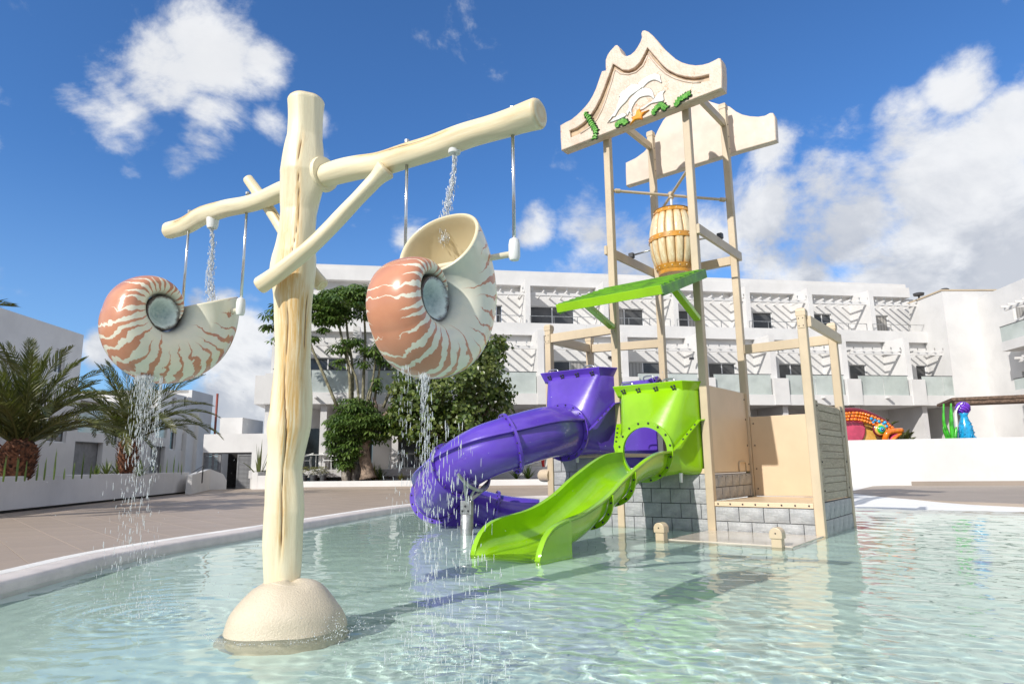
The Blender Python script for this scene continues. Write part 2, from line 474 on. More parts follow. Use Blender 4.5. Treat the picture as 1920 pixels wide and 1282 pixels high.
tag(mb.build('kerb_channel', pm('channel_bed', (.45, .45, .45), .7, .1), kerb), kind='stuff')
mb = MB(); seg = 0.
pts = [(off_edge(i, .255), off_edge(i, .415)) for i in range(n)]
for i in range(n-1):
    a0, b0 = pts[i]; a1, b1 = pts[i+1]; ln = (a1-a0).length; q = int(ln/.028)+1
    if a0.y < 3 or a0.y > 19: continue
    for j in range(q):
        u = j/q; w_ = .009/max(ln, .01)
        A0, A1, B0, B1 = a0.lerp(a1, u), a0.lerp(a1, u+w_*1.6), b0.lerp(b1, u), b0.lerp(b1, u+w_*1.6)
        mb.add([(A0.x, A0.y, DZ+.006), (A1.x, A1.y, DZ+.006), (B1.x, B1.y, DZ+.006), (B0.x, B0.y, DZ+.006), (A0.x, A0.y, DZ-.003), (B0.x, B0.y, DZ-.003), (A1.x, A1.y, DZ-.003), (B1.x, B1.y, DZ-.003)], [(0, 3, 2, 1), (0, 4, 5, 3), (1, 2, 7, 6)])
tag(mb.build('grating_bars', M['whitekerb'], kerb), kind='stuff')

# pool floor: pale aqua, a white beach rising out of the water on the right
m, g, b = new_mat('pool_floor')
gm = g.n('ShaderNodeNewGeometry').outputs['Position']; z = g.n('ShaderNodeSeparateXYZ'); g.put(z.inputs[0], gm)
n1 = g.noise(gm, .9, 6, .6); n2 = g.noise(gm, 60, 3, .6)
c = g.mix(g.rng(n1, .3, .7), (.71, .86, .77), (.66, .82, .73)); c = g.mix(g.rng(z.outputs[2], -.16, .0, 0, 1, True), c, (.80, .79, .76))
c = g.mix(g.m('MULTIPLY', g.rng(n2, .5, .7), .10), c, (.52, .6, .54))
g.put(b.inputs['Base Color'], c); b.inputs['Roughness'].default_value = .75
M['poolfloor'] = m


def sstep(a, b_, x):
    t = np.clip((x-a)/(b_-a), 0, 1); return t*t*(3-2*t)


nx, ny = 150, 200
xs = np.linspace(-6, 20, nx); ys = np.linspace(-9, 27, ny); X, Y = np.meshgrid(xs, ys)
# line of the beach: the water thins out towards it
side = (Y-(16.4-.62*(X-7)))/1.18
gate = sstep(5.0, 8.0, X)
Zf = -.24+.29*sstep(-4.2, .2, side)*gate+.05*np.clip(side-.2, 0, 1.)*gate
Zf = np.where(side > .4, np.minimum(Zf, DZ), Zf)
vv = np.stack([X, Y, Zf], -1).reshape(-1, 3); ix = np.arange(nx*ny).reshape(ny, nx)
fc = np.stack([ix[:-1, :-1], ix[:-1, 1:], ix[1:, 1:], ix[1:, :-1]], -1).reshape(-1, 4)
cen = vv[fc].mean(1)
big = [off_edge(i, .22) for i in range(n)]+[Vector((11.0, 24)), Vector((18.5, 24.8)), Vector((40, 24)), Vector((40, -9))]
keep = [inside(c_, big) for c_ in cen]
me = bpy.data.meshes.new('pool_floor'); me.from_pydata(vv.tolist(), [], fc[np.array(keep)].tolist()); me.shade_smooth()
pf = link('pool_floor', me, None, M['poolfloor']); tag(pf, kind='structure'); receiver(pf)
# white apron between the beach and the wall on the right
ap = [(8.6, 19.9), (9.3, 18.2), (9.9, 16.6), (10.6, 14.0), (14, 10), (17.5, 3), (18.6, 4), (14, 10.5), (11, 26.5), (8.2, 25), (7.0, 21.6)]
tag(poly_plane('beach_apron', [(7.2, 21.0), (9.0, 19.3), (9.7, 17.3), (9.95, 16.3), (10.6, 15), (12.6, 13), (18, 8), (24, 8), (24, 25), (11, 27.5), (7.0, 27.5), (6.5, 22.2)], DZ+.004, M['whitekerb']), kind='structure')

# water: a real rippled surface; the light through it is refracted by the renderer
nx, ny = 860, 640
xs = np.linspace(-5.2, 13.5, nx); ys = 1.6*np.exp(np.linspace(0, math.log(22.5/1.6), ny)); X, Y = np.meshgrid(xs, ys)
rg = np.random.default_rng(11); Zw = np.zeros_like(X); dist = np.hypot(X, Y)
main = R(62)
for kk in range(110):
    lam = math.exp(rg.uniform(math.log(.06), math.log(.75))); a = main+rg.normal(0, .85) if kk % 3 else rg.uniform(0, 6.28); ph = rg.uniform(0, 6.28)
    fade = np.clip(lam*34/np.maximum(dist, 2)-.25, 0, 1)
    Zw += .00105*lam**.95*(1+1.15*math.exp(-((lam-.12)/.07)**2))*fade*np.sin(2*math.pi/lam*(X*math.cos(a)+Y*math.sin(a))+ph+.6*np.sin(X*.7+ph)+.5*np.sin(Y*.9+2*ph))
amp = .75+.45*np.sin(X*.6+1)*np.sin(Y*.35+.4); Zw *= np.clip(amp, .35, 1.3)
SPL = [(-2.62, 5.05, 1.0), (-.55, 3.75, .9), (-1.5, 4.6, .55), (-.3, 4.0, .8)]
Zw *= np.clip(.62+.085*(X+2), .5, 1.2)
for (sx, sy, am) in SPL:
    r_ = np.hypot(X-sx, Y-sy); Zw += am*.0016*np.sin(r_*2*math.pi/.15+1.5*np.sin(X*3+Y*5))*np.exp(-r_/.7)+am*.0012*np.sin(r_*2*math.pi/.27+1+np.sin(X*4-Y*2))*np.exp(-r_/1.2)
    Zw += am*.0016*np.exp(-(r_/.42)**2)*np.sin(X*39+np.sin(Y*31)*2)*np.sin(Y*43+np.sin(X*27)*2)
vv = np.stack([X, Y, Zw], -1).reshape(-1, 3); ix = np.arange(nx*ny).reshape(ny, nx)
fc = np.stack([ix[:-1, :-1], ix[:-1, 1:], ix[1:, 1:], ix[1:, :-1]], -1).reshape(-1, 4)
pp = np.array([(off_edge(i, .06).x, off_edge(i, .06).y) for i in range(0, n, 2)]+[(10.1, 18.2), (10.3, 14.6), (30, 3), (30, -9)])


def inside_np(px, py, poly):
    c_ = np.zeros(px.shape, bool); j = len(poly)-1
    for i in range(len(poly)):
        xi, yi = poly[i]; xj, yj = poly[j]
        if yi != yj: c_ ^= ((yi > py) != (yj > py)) & (px < (xj-xi)*(py-yi)/(yj-yi)+xi)
        j = i
    return c_


cen = vv[fc[:, [0, 2]]].mean(1); ok = inside_np(cen[:, 0], cen[:, 1], pp)
fc = fc[ok]
me = bpy.data.meshes.new('water'); me.vertices.add(len(vv)); me.vertices.foreach_set('co', vv.ravel())
me.loops.add(fc.size); me.loops.foreach_set('vertex_index', fc.ravel().astype(np.int32)); me.polygons.add(len(fc))
me.polygons.foreach_set('loop_start', np.arange(0, fc.size, 4, dtype=np.int32)); me.update(calc_edges=True); me.shade_smooth()
m, g, b = new_mat('pool_water'); nt = m.node_tree
gl = g.n('ShaderNodeBsdfGlass'); gl.inputs['IOR'].default_value = 1.27; gl.inputs['Roughness'].default_value = 0; gl.inputs['Color'].default_value = (.96, 1, .985, 1)
nt.links.new(gl.outputs[0], nt.nodes['Material Output'].inputs[0]); M['water'] = m
wa = link('water', me, None, m); tag(wa, kind='structure'); wa.cycles.is_caustics_caster = True
# the rest of the pool, beside and behind the camera
mb = MB()
for x0, x1, y0, y1 in ((-4.5, 13.5, -9, 1.6), (13.5, 17.5, -9, 8)):
    mb.add([(x0, y0, 0), (x1, y0, 0), (x1, y1, 0), (x0, y1, 0)], [(0, 1, 2, 3)])
o = mb.build('water_outer', m, wa); o.cycles.is_caustics_caster = True
# ------------------------------------------------------------------ play tower
E1 = Vector((.79, -.613, 0)); E2 = Vector((.613, .79, 0)); E1.normalize(); E2 = Vector((-E1.y, E1.x, 0)); ZZ = Vector((0, 0, 1))
PA = Vector((1.80, 11.44, 0)); BAY, DEP = 1.54, 1.85
PB = PA+E1*BAY; PE = PA+E1*2*BAY; PD = PA+E2*DEP; PC = PB+E2*DEP; PF = PE+E2*DEP; PG = PA-E1*1.40; PH = PG+E2*1.45
HW = .062


def post_part(p, z0, z1, parent, cap=True, name='post'):
    mb = MB(); mb.frame(p, E1, E2, ZZ, -HW, HW, -HW, HW, z0, z1)
    o = mb.build(name, M['tan'], parent, bev=.012); receiver(o)
    if cap:
        c = MB(); c.frame(p, E1, E2, ZZ, -HW-.008, HW+.008, -HW-.008, HW+.008, z1-.05, z1+.02)
        prof = []
        vs = []; n_ = 6; w = HW+.008
        for k in range(n_+1):
            a = k/n_*math.pi/2; s = math.cos(a)**.6 if k < n_ else .0; prof.append((w*s, z1+.02+.055*math.sin(a)))
        for s, z in prof:
            for q in range(4): vs.append(p+E1*(s*(1, -1, -1, 1)[q])+E2*(s*(1, 1, -1, -1)[q])+ZZ*z)
        c.add(vs, [(k*4+q, k*4+(q+1) % 4, (k+1)*4+(q+1) % 4, (k+1)*4+q) for k in range(n_) for q in range(4)])
        c.build('post_cap', M['tan'], o, bev=.006)
    return o


def beam(a, b, z0, z1, parent, w=.045, d_=(0, 0), name='beam', mat='tan', ext=0.):
    """a: point, b: point, horizontally along a-b, standing between z0 and z1"""
    a = Vector(a); b = Vector(b); t = (b-a).normalized(); nn = Vector((-t.y, t.x, 0)); ln = (b-a).length
    mb = MB(); mb.frame(a, t, nn, ZZ, -ext, ln+ext, d_[0]-w, d_[0]+w, z0, z1)
    return mb.build(name, M[mat], parent, bev=.006)


def bolts(pts, nrm, parent, r=.012, mat='bolt', name='bolt', h=.012):
    me = MB().lathe([(r, 0), (r, h*.7), (r*.6, h)], 8, ax=nrm).mesh(name)
    for p in pts: link(name, me, parent, M[mat], p)


tower = thing('play_tower', 'tall tan post play tower with a carved stone-look dolphin pediment and grey block walls', 'play structure', (0, 0, 0))
for p, z1 in ((PA, 7.5), (PB, 7.5)): post_part(p, -.28, z1, tower, cap=False)
for a, b_ in ((PA, PD), (PB, PC)): beam(a+E2*.064, b_-E2*.064, 7.36, 7.50, tower, w=.04)
for p, z1 in ((PD, 7.72), (PC, 7.78)): post_part(p, -.28, z1, tower, cap=True)
for p, z1 in ((PE, 3.14), (PF, 3.22), (PG, 3.52), (PH, 3.52)): post_part(p, -.28, z1, tower)
# open-frame beams
u = HW+.002
beam(PG+E1*u, PA-E1*u, 3.24, 3.40, tower); beam(PH+E1*u, PD-E1*u-E2*.0-E2*0, 3.24, 3.40, tower) if False else None
HD = PD-E2*(DEP-1.45)
beam(PH+E1*u, PD-E1*u, 3.24, 3.40, tower)
beam(PG+E2*u, PH-E2*u, 3.24, 3.40, tower)
beam(PE+E2*.08+E1*(HW+.03), PF+E1*(HW+.03), 2.93, 3.09, tower, ext=.07, w=.028)
beam(PC+E1*u, PF-E1*u, 2.93, 3.09, tower)
for a, b_, o_ in ((PA, PD, -1), (PB, PC, 1)):
    beam(a+E1*o_*(HW+.03), b_+E1*o_*(HW+.03), 4.68, 4.84, tower, ext=.07, w=.028)
beam(PD+E1*u, PC-E1*u, 4.62, 4.78, tower)
# cross pipes above the barrel
zc = 5.88; pipe = MB(); pipe.tube([PA+E1*.06+E2*.06+ZZ*zc, PC-E1*.06-E2*.06+ZZ*zc], .026, 12)
o = pipe.build('pipe', M['tan'], tower, angle=40)
for q in (PA+E1*.075+E2*.075, PC-E1*.075-E2*.075):
    MB().tube([q+ZZ*zc, q+(PC-PA).normalized()*(.09 if q == PA+E1*.075+E2*.075 else -.09)+ZZ*zc], .042, 12).build('pipe_collar', M['tan'], o, angle=40)
o2 = MB().tube([PD+E1*.06-E2*.06+ZZ*(zc+.0), PB-E1*.06+E2*.06+ZZ*(zc+.0)], .026, 12).build('pipe', M['tan'], tower, angle=40)
cen = (PA+PC)/2
MB().lathe([(.05, -.06), (.055, -.03), (.055, .05), (.03, .07)], 14, cen+ZZ*zc).build('pipe_cross', M['tan'], tower, angle=40)
MB().tube([cen+ZZ*(zc-.05), cen+ZZ*(zc-.22)], [.028, .02], 12).build('nozzle', M['whiteplastic'], tower, angle=40)
# pediments: a rounded carved plate
SP = PA-E2*(HW+.09)
def ped(x, y, zoom=True, pl=SP):
    if zoom: x, y = 1030+x/3.885, 40+y/3.885
    p = on(x, y, pl, E2); return ((p-SP).dot(E1), p.z)


OUT = [(118,962),(112,870),(110,780),(150,757),(190,738),(230,706),(262,675),(295,640),(322,605),(345,565),(368,515),(385,465),(402,415),(412,390),(440,384),(438,350),(438,310),
       (452,272),(472,243),(492,222),(508,204),(522,201),(536,215),(545,238),(556,262),(575,278),(595,281),(622,270),(650,245),(672,212),(690,180),(700,148),(696,118),(706,99),(724,96),(748,106),
       (785,138),(822,182),(848,215),(872,238),(905,268),(945,303),(990,328),(1040,343),(1090,350),(1140,346),(1185,334),(1225,315),(1255,299),(1270,300),(1278,330),(1283,420),(1281,515)]
GRV = [(178,818),(225,800),(280,762),(330,708),(370,645),(402,580),(430,510),(455,440),(472,395),(492,338),(520,356),(560,382),(605,386),(650,366),(690,325),(722,265),(741,222),(770,258),
       (805,298),(845,345),(890,385),(950,415),(1010,432),(1070,440),(1130,432),(1187,416)]
INN = [(185,868),(260,835),(330,790),(378,735),(412,670),(440,600),(465,520),(485,460),(500,400),(515,378),(550,405),(605,412),(660,396),(712,350),(742,280),(752,262),(790,318),
       (830,362),(880,408),(940,440),(1010,462),(1075,472),(1130,470),(1188,462)]
out2 = [ped(*p) for p in OUT]; g2 = [ped(*p) for p in GRV]; i2 = [ped(*p) for p in INN]
m, gg, b = new_mat('carved_stone_finish')
co = gg.n('ShaderNodeTexCoord').outputs['Object']
n1 = gg.noise(co, 5, 8, .65); n2 = gg.noise(co, 26, 5, .6)
c = gg.mix(gg.rng(n1, .35, .68), (.66, .55, .44), (.60, .44, .33)); c = gg.mix(gg.m('MULTIPLY', gg.rng(n2, .5, .75), .4), c, (.74, .68, .60))
vo = gg.n('ShaderNodeTexVoronoi', feature='DISTANCE_TO_EDGE'); vo.inputs['Scale'].default_value = 2.6
gg.put(vo.inputs['Vector'], gg.v('ADD', co, gg.v('SCALE', gg.n('ShaderNodeVectorMath').outputs[0], 0)) if False else gg.v('ADD', co, gg.v('MULTIPLY', gg.noise(co, 6, 4, .6, out=1), (.28, .28, .28))))
crk = gg.m('MULTIPLY', gg.rng(vo.outputs['Distance'], .014, .003), gg.rng(gg.noise(co, 2.2, 3), .50, .56))
c = gg.mix(gg.m('MULTIPLY', crk, .8), c, (.48, .20, .05))
gg.put(b.inputs['Base Color'], c); b.inputs['Roughness'].default_value = .45
bp = gg.n('ShaderNodeBump'); bp.inputs['Strength'].default_value = .5; bp.inputs['Distance'].default_value = .015; gg.put(bp.inputs['Height'], n2); gg.put(b.inputs['Normal'], bp.outputs[0])
M['carved'] = m
M['pinkstone'] = pm('smooth_stone_finish', (.66, .55, .45), .5, .05, 2, .1, 12)
M['recess_shade'] = pm('ochre_recess_shade', (.50, .36, .22), .5, .15, 5)
FR = SP-E2*.13                          # front plane of the pediment
sign = outline('pediment', [out2], .17, M['carved'], SP-E2*.08, E1, ZZ, tower, bev=.02)
def shrink(l, d):
    return l
hole = g2+[(i2[-1][0], i2[-1][1])]+i2[::-1][1:-1]+[i2[0]]
ov = outline('pediment_frame', [out2, hole], .07, M['carved'], SP-E2*.15, E1, ZZ, sign, bev=.018)
# moulding inside the recess
ml = [((a[0]*.42+b_[0]*.58), (a[1]*.42+b_[1]*.58)) for a, b_ in zip(g2, i2[:len(g2)])] if False else i2
mb = MB(); mb.tube([SP-E2*.15+E1*x+ZZ*(z-.012) for x, z in i2[1:-1]], .018, 6); mb.build('moulding', M['carved'], sign, smooth=True)
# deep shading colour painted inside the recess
bed = outline('recess_bed', [hole], .012, M['recess_shade'], SP-E2*.09, E1, ZZ, sign)

# relief dolphins, sprigs and starfish on the panel
FP = SP-E2*.15
def ped2(x, y):
    p = on(1030+x/3.885, 40+y/3.885, FP, E2); return ((p-FP).dot(E1), p.z)


M['relief'] = pm('white_relief_paint', (.84, .83, .79), .4, .04, 3, .15, 25)
M['reliefline'] = pm('grey_relief_outline', (.36, .33, .28), .6, .1)
DOL = [[(650,455),(690,420),(735,395),(775,385),(805,398),(810,425),(820,450),(800,440),(770,430),(735,440),(705,462),(680,488),(662,480)],
       [(425,745),(460,690),(490,640),(505,590),(520,545),(510,555),(540,515),(585,475),(625,460),(655,468),(670,490),(630,520),(590,550),(560,590),(525,625),(500,660),(480,695),(460,700)],
       [(570,690),(565,660),(580,640),(580,600),(600,560),(640,520),(690,490),(735,495),(755,520),(765,570),(740,548),(700,548),(660,560),(630,590),(612,620),(600,650),(605,690),(588,660)],
       [(650,655),(700,620),(745,590),(775,560),(800,525),(845,508),(828,535),(835,580),(790,592),(740,605),(690,640)],
       [(440,742),(480,705),(540,672),(560,690),(520,712),(480,728)]]
for i, dl in enumerate(DOL):
    pts = [ped2(*p) for p in dl]; sp_ = smooth_path([(p[0], p[1], 0) for p in pts+[pts[0]]], len(pts)*3)[:-1]
    dd = outline('dolphin_relief', [[(p.x, p.y) for p in sp_]], .035, M['relief'], FP-E2*.022, E1, ZZ, sign, bev=.012, res=3)
    MB().tube([FP-E2*.004+E1*p.x+ZZ*p.y for p in sp_]+[FP-E2*.004+E1*sp_[0].x+ZZ*sp_[0].y], .010, 5).build('relief_outline', M['reliefline'], dd)
M['sprig'] = pm('green_sprig_paint', (.06, .26, .03), .35, .3, 20, col2=(.22, .5, .10)); M['sprigdark'] = pm('dark_sprig_outline', (.02, .04, .02), .6, .1)
rs = random.Random(3)
for path in ([(265,672),(290,705),(310,745),(328,775),(345,800),(335,850)], [(490,770),(515,745),(548,730),(560,745)], [(760,680),(780,640),(815,615),(850,635)], [(925,620),(945,585),(985,555),(1020,535)]):
    P_ = smooth_path([(*ped2(*p), 0) for p in path], 14); mb = MB(); md = MB()
    for k, p in enumerate(P_):
        for sgn in (-1, 1):
            t = (P_[min(k+1, 13)]-P_[max(k-1, 0)]).normalized(); nn = Vector((-t.y, t.x, 0))*sgn; tip = p+nn*rs.uniform(.035, .06)+t*rs.uniform(.01, .035); b0 = p-t*.016; b1 = p+t*.018
            for tb, lift, w in ((mb, .034, 1.0), (md, .012, 1.35)):
                q = [p+(v_-p)*w for v_ in (b0, b1, (b1+tip)/2+t*.012, tip, (b0+tip)/2-t*.012)]
                v3 = [FP-E2*(lift+.008*(i_ % 2))+E1*v_.x+ZZ*v_.y for i_, v_ in enumerate(q)]; v4 = [FP+E1*v_.x+ZZ*v_.y for v_ in q]
                tb.add(v3+v4, [(0, 1, 2, 3, 4)]+[(i_, (i_+1) % 5, 5+(i_+1) % 5, 5+i_) for i_ in range(5)])
    o = mb.build('sprig_relief', M['sprig'], sign); md.build('sprig_outline', M['sprigdark'], o)
st = [(588,760),(612,720),(600,705),(632,690),(640,655),(662,640),(672,668),(700,660),(730,648),(700,672),(680,690),(682,720),(655,718),(630,722)]
M['star'] = pm('orange_star_paint', (.80, .36, .02), .3, .2, 8, col2=(.72, .20, .01))
pts = [ped2(*p) for p in st]; outline('starfish_relief', [pts], .06, M['star'], FP-E2*.04, E1, ZZ, sign, bev=.022, res=3)

# back pediment, plain
SB = PD+E2*(HW+.02)
def pedb(x, y):
    p = on(1030+x/3.885, 40+y/3.885, SB, E2); return ((p-SB).dot(E1), p.z)
OB = [(530,1180),(527,1090),(527,1010),(600,975),(660,930),(700,885),(735,830),(762,770),(800,700),(850,640),(900,560),(960,480),(1010,470),(1060,520),(1100,540),(1150,560),(1200,575),(1260,585),(1290,595),(1335,630),(1380,652),(1440,665),(1500,668),(1550,660),(1585,640),(1608,640),(1622,670),(1632,840),(1600,852),(1530,872),(1368,918)]
outline('back_pediment', [[pedb(*p) for p in OB]], .17, M['pinkstone'], SB+E2*.0, E1, ZZ, tower, bev=.02).location = E2*.17

# ------ block walls: separate blocks on a dark joint bed
BLK = {}
def block_wall(name, p0, t, ln, z0, z1, parent, nrm, rows, bw=.33, th=.09):
    w = MB(); w.frame(p0, t, nrm, ZZ, 0, ln, -th, -.012, z0, z1); wall = w.build(name, M['mortar'], parent); receiver(wall)
    rh = (z1-z0)/rows
    for r in range(rows):
        x = -(bw/2 if r % 2 else 0)
        while x < ln-.02:
            a, c_ = max(x, 0)+.006, min(x+bw, ln)-.006
            if c_-a > .03:
                lw, lh = c_-a, rh-.012; key = (round(lw, 3), round(lh, 3), rs.randint(0, 2))
                if key not in BLK:
                    bm = bmesh.new(); nx_, nz_ = max(2, int(lw/.05)), 4
                    gr = [[bm.verts.new((lw*i/nx_, (0 if 0 < i < nx_ and 0 < j < nz_ else .012)-rs.uniform(0, .010), lh*j/nz_)) for i in range(nx_+1)] for j in range(nz_+1)]
                    for j in range(nz_):
                        for i in range(nx_): bm.faces.new((gr[j][i], gr[j][i+1], gr[j+1][i+1], gr[j+1][i]))
                    ring = [gr[0][i] for i in range(nx_+1)]+[gr[j][nx_] for j in range(1, nz_+1)]+[gr[nz_][i] for i in range(nx_-1, -1, -1)]+[gr[j][0] for j in range(nz_-1, 0, -1)]
                    bk = [bm.verts.new((v_.co.x, .03, v_.co.z)) for v_ in ring]
                    for i in range(len(ring)): bm.faces.new((ring[i], bk[i], bk[(i+1) % len(ring)], ring[(i+1) % len(ring)]))
                    me = bpy.data.meshes.new('block'); bm.to_mesh(me); bm.free(); me.shade_smooth(); me.set_sharp_from_angle(angle=R(55)); BLK[key] = me
                o = link('block', BLK[key], wall, M['stone_grey'])
                mm = Matrix((t, -nrm, ZZ)).transposed().to_4x4(); mm.translation = Vector(p0)+t*a+nrm*.012+ZZ*(z0+r*rh+.006); o.matrix_world = mm
                receiver(o)
            x += bw
    return wall


fn = -E2
block_wall('block_wall', PA+E1*HW-E2*.03, E1, BAY-2*HW, -.28, .84, tower, fn, 5)
block_wall('block_wall', PG+E1*HW-E2*.03, E1, 1.40-2*HW, -.28, 1.12, tower, fn, 6)
block_wall('block_wall', PB+E1*HW-E2*.03, E1, BAY-2*HW, -.28, .36, tower, fn, 3, .36)
block_wall('block_wall', PB+E1*.03+E2*HW, E2, DEP-2*HW, .44, .83, tower, E1, 2, .32)
block_wall('block_wall', PE+E1*.04+E2*HW, E2, DEP-2*HW, -.28, .44, tower, E1, 3, .3)
# decks, panels
def slab(name, p, a0, a1, b0, b1, z0, z1, mat, parent=tower, bev=.006):
    mb = MB(); mb.frame(p, E1, E2, ZZ, a0, a1, b0, b1, z0, z1); o = mb.build(name, M[mat], parent, bev=bev); receiver(o); return o


slab('step_deck', PB, -.0+HW+.002, BAY-HW-.002, -.05, DEP-.04, .365, .435, 'tanpanel')
slab('upper_deck', PA, HW, BAY-HW-.002, -.04, DEP-.04, .845, .92, 'tanpanel')
slab('upper_deck', PG, HW, 1.40-HW-.002, -.04, 1.4, 1.125, 1.19, 'tanpanel')
slab('front_slab', PB, -.04, BAY+.04, -1.53, -.065, -.30, .012, 'slab')
bolts([PB+E1*x-E2*.052+ZZ*.402 for x in np.linspace(.12, 1.42, 8)], -E2, tower)
bolts([PB+E1*.055+E2*x+ZZ*.80 for x in np.linspace(.15, 1.7, 8)], E1, tower, mat='steel')
p_ = slab('side_panel', PB, -.018, .018, HW+.003, DEP-HW-.003, .86, 2.22, 'tanpanel')
bolts([PB+E1*.019+E2*(DEP-.12)+ZZ*z for z in (.98, 1.3, 1.75, 2.1)], E1, p_)
def grab(p, t, up, w, h, parent, r=.014):
    pts = [p, p+up*h*.75, p+up*h+t*w*.15, p+up*h+t*w*.85, p+up*h*.75+t*w, p+t*w]
    return MB().tube(smooth_path(pts, 16), r, 8).build('handle', M['bright_steel'], parent, smooth=True)


grab(PB+E1*.03+E2*(DEP-.62)+ZZ*.86, E2, ZZ, .34, .16, p_).data.materials[0] = M['tan']
p_ = slab('back_panel', PC, HW+.003, BAY-HW-.003, -.018, .018, .44, 1.80, 'tanpanel')
bolts([PC+E1*.12-E2*.019+ZZ*z for z in (.56, .9, 1.3, 1.68)], -E2, p_)
slab('side_panel', PD, -.018, .018, -DEP+HW+.003, -HW-.003, .93, 2.0, 'tanpanel') if False else None
# weathered-plank panel between the right posts
pk = slab('plank_panel', PE+E1*.0, -.01, .012, HW+.003, DEP-HW-.003, .455, 1.86, 'tan')
M['weathered'] = None
m, gg, b = new_mat('weathered_board')
co = gg.n('ShaderNodeTexCoord').outputs['Object']; oi = gg.n('ShaderNodeObjectInfo').outputs['Random']
vv_ = gg.v('ADD', gg.v('MULTIPLY', co, (2.2, 2.2, 16)), gg.n('ShaderNodeCombineXYZ').outputs[0])
w1 = gg.noise(vv_, 2.2, 8, .7, 1.4); c = gg.mix(gg.rng(w1, .36, .64), (.58, .48, .35), (.32, .255, .18)); c = gg.mix(gg.m('MULTIPLY', oi, .3), c, (.60, .55, .45))
gg.put(b.inputs['Base Color'], c); b.inputs['Roughness'].default_value = .75
bp = gg.n('ShaderNodeBump'); bp.inputs['Strength'].default_value = .9; bp.inputs['Distance'].default_value = .02; gg.put(bp.inputs['Height'], w1); gg.put(b.inputs['Normal'], bp.outputs[0]); M['weathered'] = m
z = .47; k = 0
while z < 1.84:
    h = (.105, .13, .09, .12, .14, .1)[k % 6]; h = min(h, 1.85-z)
    mb = MB(); mb.frame(PE, E1, E2, ZZ, .013, .036+.004*(k % 3), HW+.20, DEP-HW-.20, z, z+h-.008); mb.build('plank', M['weathered'], pk, bev=.005)
    z += h; k += 1
for a, b_ in ((HW+.02, HW+.18), (DEP-HW-.18, DEP-HW-.02)):
    mb = MB(); mb.frame(PE, E1, E2, ZZ, .013, .05, a, b_, .455, 1.88); mb.build('plank', M['weathered'], pk, bev=.005)
bolts([PE+E1*.052+E2*(HW+.1)+ZZ*z for z in (.6, 1.0, 1.4, 1.8)], E1, pk); bolts([PE+E1*.052+E2*(DEP-HW-.1)+ZZ*z for z in (.6, 1.0, 1.4, 1.8)], E1, pk)
# joint plates with bolts at beam ends
for p, z in ((PA-E1*.0-E2*(HW+.002), 3.32), (PG-E2*(HW+.002), 3.32), (PE-E2*(HW+.002), 3.0)):
    mb = MB(); mb.frame(p, E1, E2, ZZ, -.05, .05, -.006, 0, z-.09, z+.09); o = mb.build('joint_plate', M['tan'], tower, bev=.003)
    bolts([p+E1*a-E2*.006+ZZ*(z+c_) for a in (-.03, .03) for c_ in (-.055, .055)], -E2, o, .007)
for p in (PC, PD):
    bolts([p+E1*(HW+.001)+ZZ*z for z in (6.9, 7.15, 7.4, 7.6)], E1, tower, .009)
# round beam end beside the left post
MB().lathe([(.001, .0), (.07, .012), (.105, .05), (.115, .10), (.115, .26)], 20, PG-E1*.29+ZZ*.82-E2*.0, E1).build('round_beam_end', M['tan'], tower, angle=40)

for i, pos in enumerate(((1.97, 9.29), (3.18, 8.39))):
    lab = ('short tan bollard with a rounded cap at the left corner of the low front slab', 'short tan bollard with a rounded cap at the right corner of the low front slab')[i]
    bo = thing('bollard', lab, 'bollard', (pos[0], pos[1], 0), 0, 'bollards on the front slab of the tower')
    mb = MB(); mb.frame((0, 0, 0), E1, E2, ZZ, -.062, .062, -.062, .062, -.28, .155); o = mb.build('post', M['tan'], bo, bev=.01); receiver(o)
    # arched cap: half-round seen from the front
    w = .076; pr = [(-w, .10)]+[(-w*math.cos(a), .155+w*1.0*math.sin(a)) for a in np.linspace(0, math.pi, 13)]+[(w, .10)]
    mb = MB(); n_ = len(pr); mb.add([E1*x-E2*w+ZZ*z for x, z in pr]+[E1*x+E2*w+ZZ*z for x, z in pr], [tuple(range(n_)), tuple(range(2*n_-1, n_-1, -1))]+[(k+1, k, n_+k, n_+k+1) for k in range(n_-1)]+[(0, n_-1, 2*n_-1, n_)])
    mb.build('cap', M['tan'], bo, bev=.008)
    bolts([-E2*(w+.001)+ZZ*.165], -E2, bo, .008)
SHARED_TOWER = tower

# ------ green shingled awning in front of the tower
aw = thing('shingle_awning', 'bright green sloping awning of overlapping boards fixed to the tower posts', 'awning')
q3 = on(1320, 506, PB+E1*.17, E1); q2 = on(1238, 538, PB+E1*.17, E1); 
LN = 1.70
slope = (q2-q3); sl = slope.length; sd = slope.normalized(); up = E1.cross(sd); up = up if up.z > 0 else -up
o0 = q3
nb = 9
for k in range(nb):
    a0 = sl*k/nb; a1 = sl*(k+1)/nb+.05
    lift = .03
    mb = MB()
    x0, x1 = -LN, 0
    vs = [o0+sd*a+E1*x+up*h for a, hh in ((a0-.02, (-.012, .004)), (min(a1, sl), (.012, .040))) for x in (x0, x1) for h in hh]
    mb.add(vs, [(0,1,3,2),(4,6,7,5),(0,4,5,1),(2,3,7,6),(0,2,6,4),(1,5,7,3)])
    mb.build('board', M['greenwood'], aw, bev=.003)
mb = MB(); mb.frame(o0, E1, sd, up, -LN-.02, .03, sl, sl+.045, -.10, .03); mb.build('fascia', M['green'], aw, bev=.006)
for x in (-LN-.02, -.01):
    mb = MB(); mb.frame(o0, E1, sd, up, x, x+.04, .0, sl-.002, -.13, .012); mb.build('side_board', M['greenwood'], aw, bev=.004)
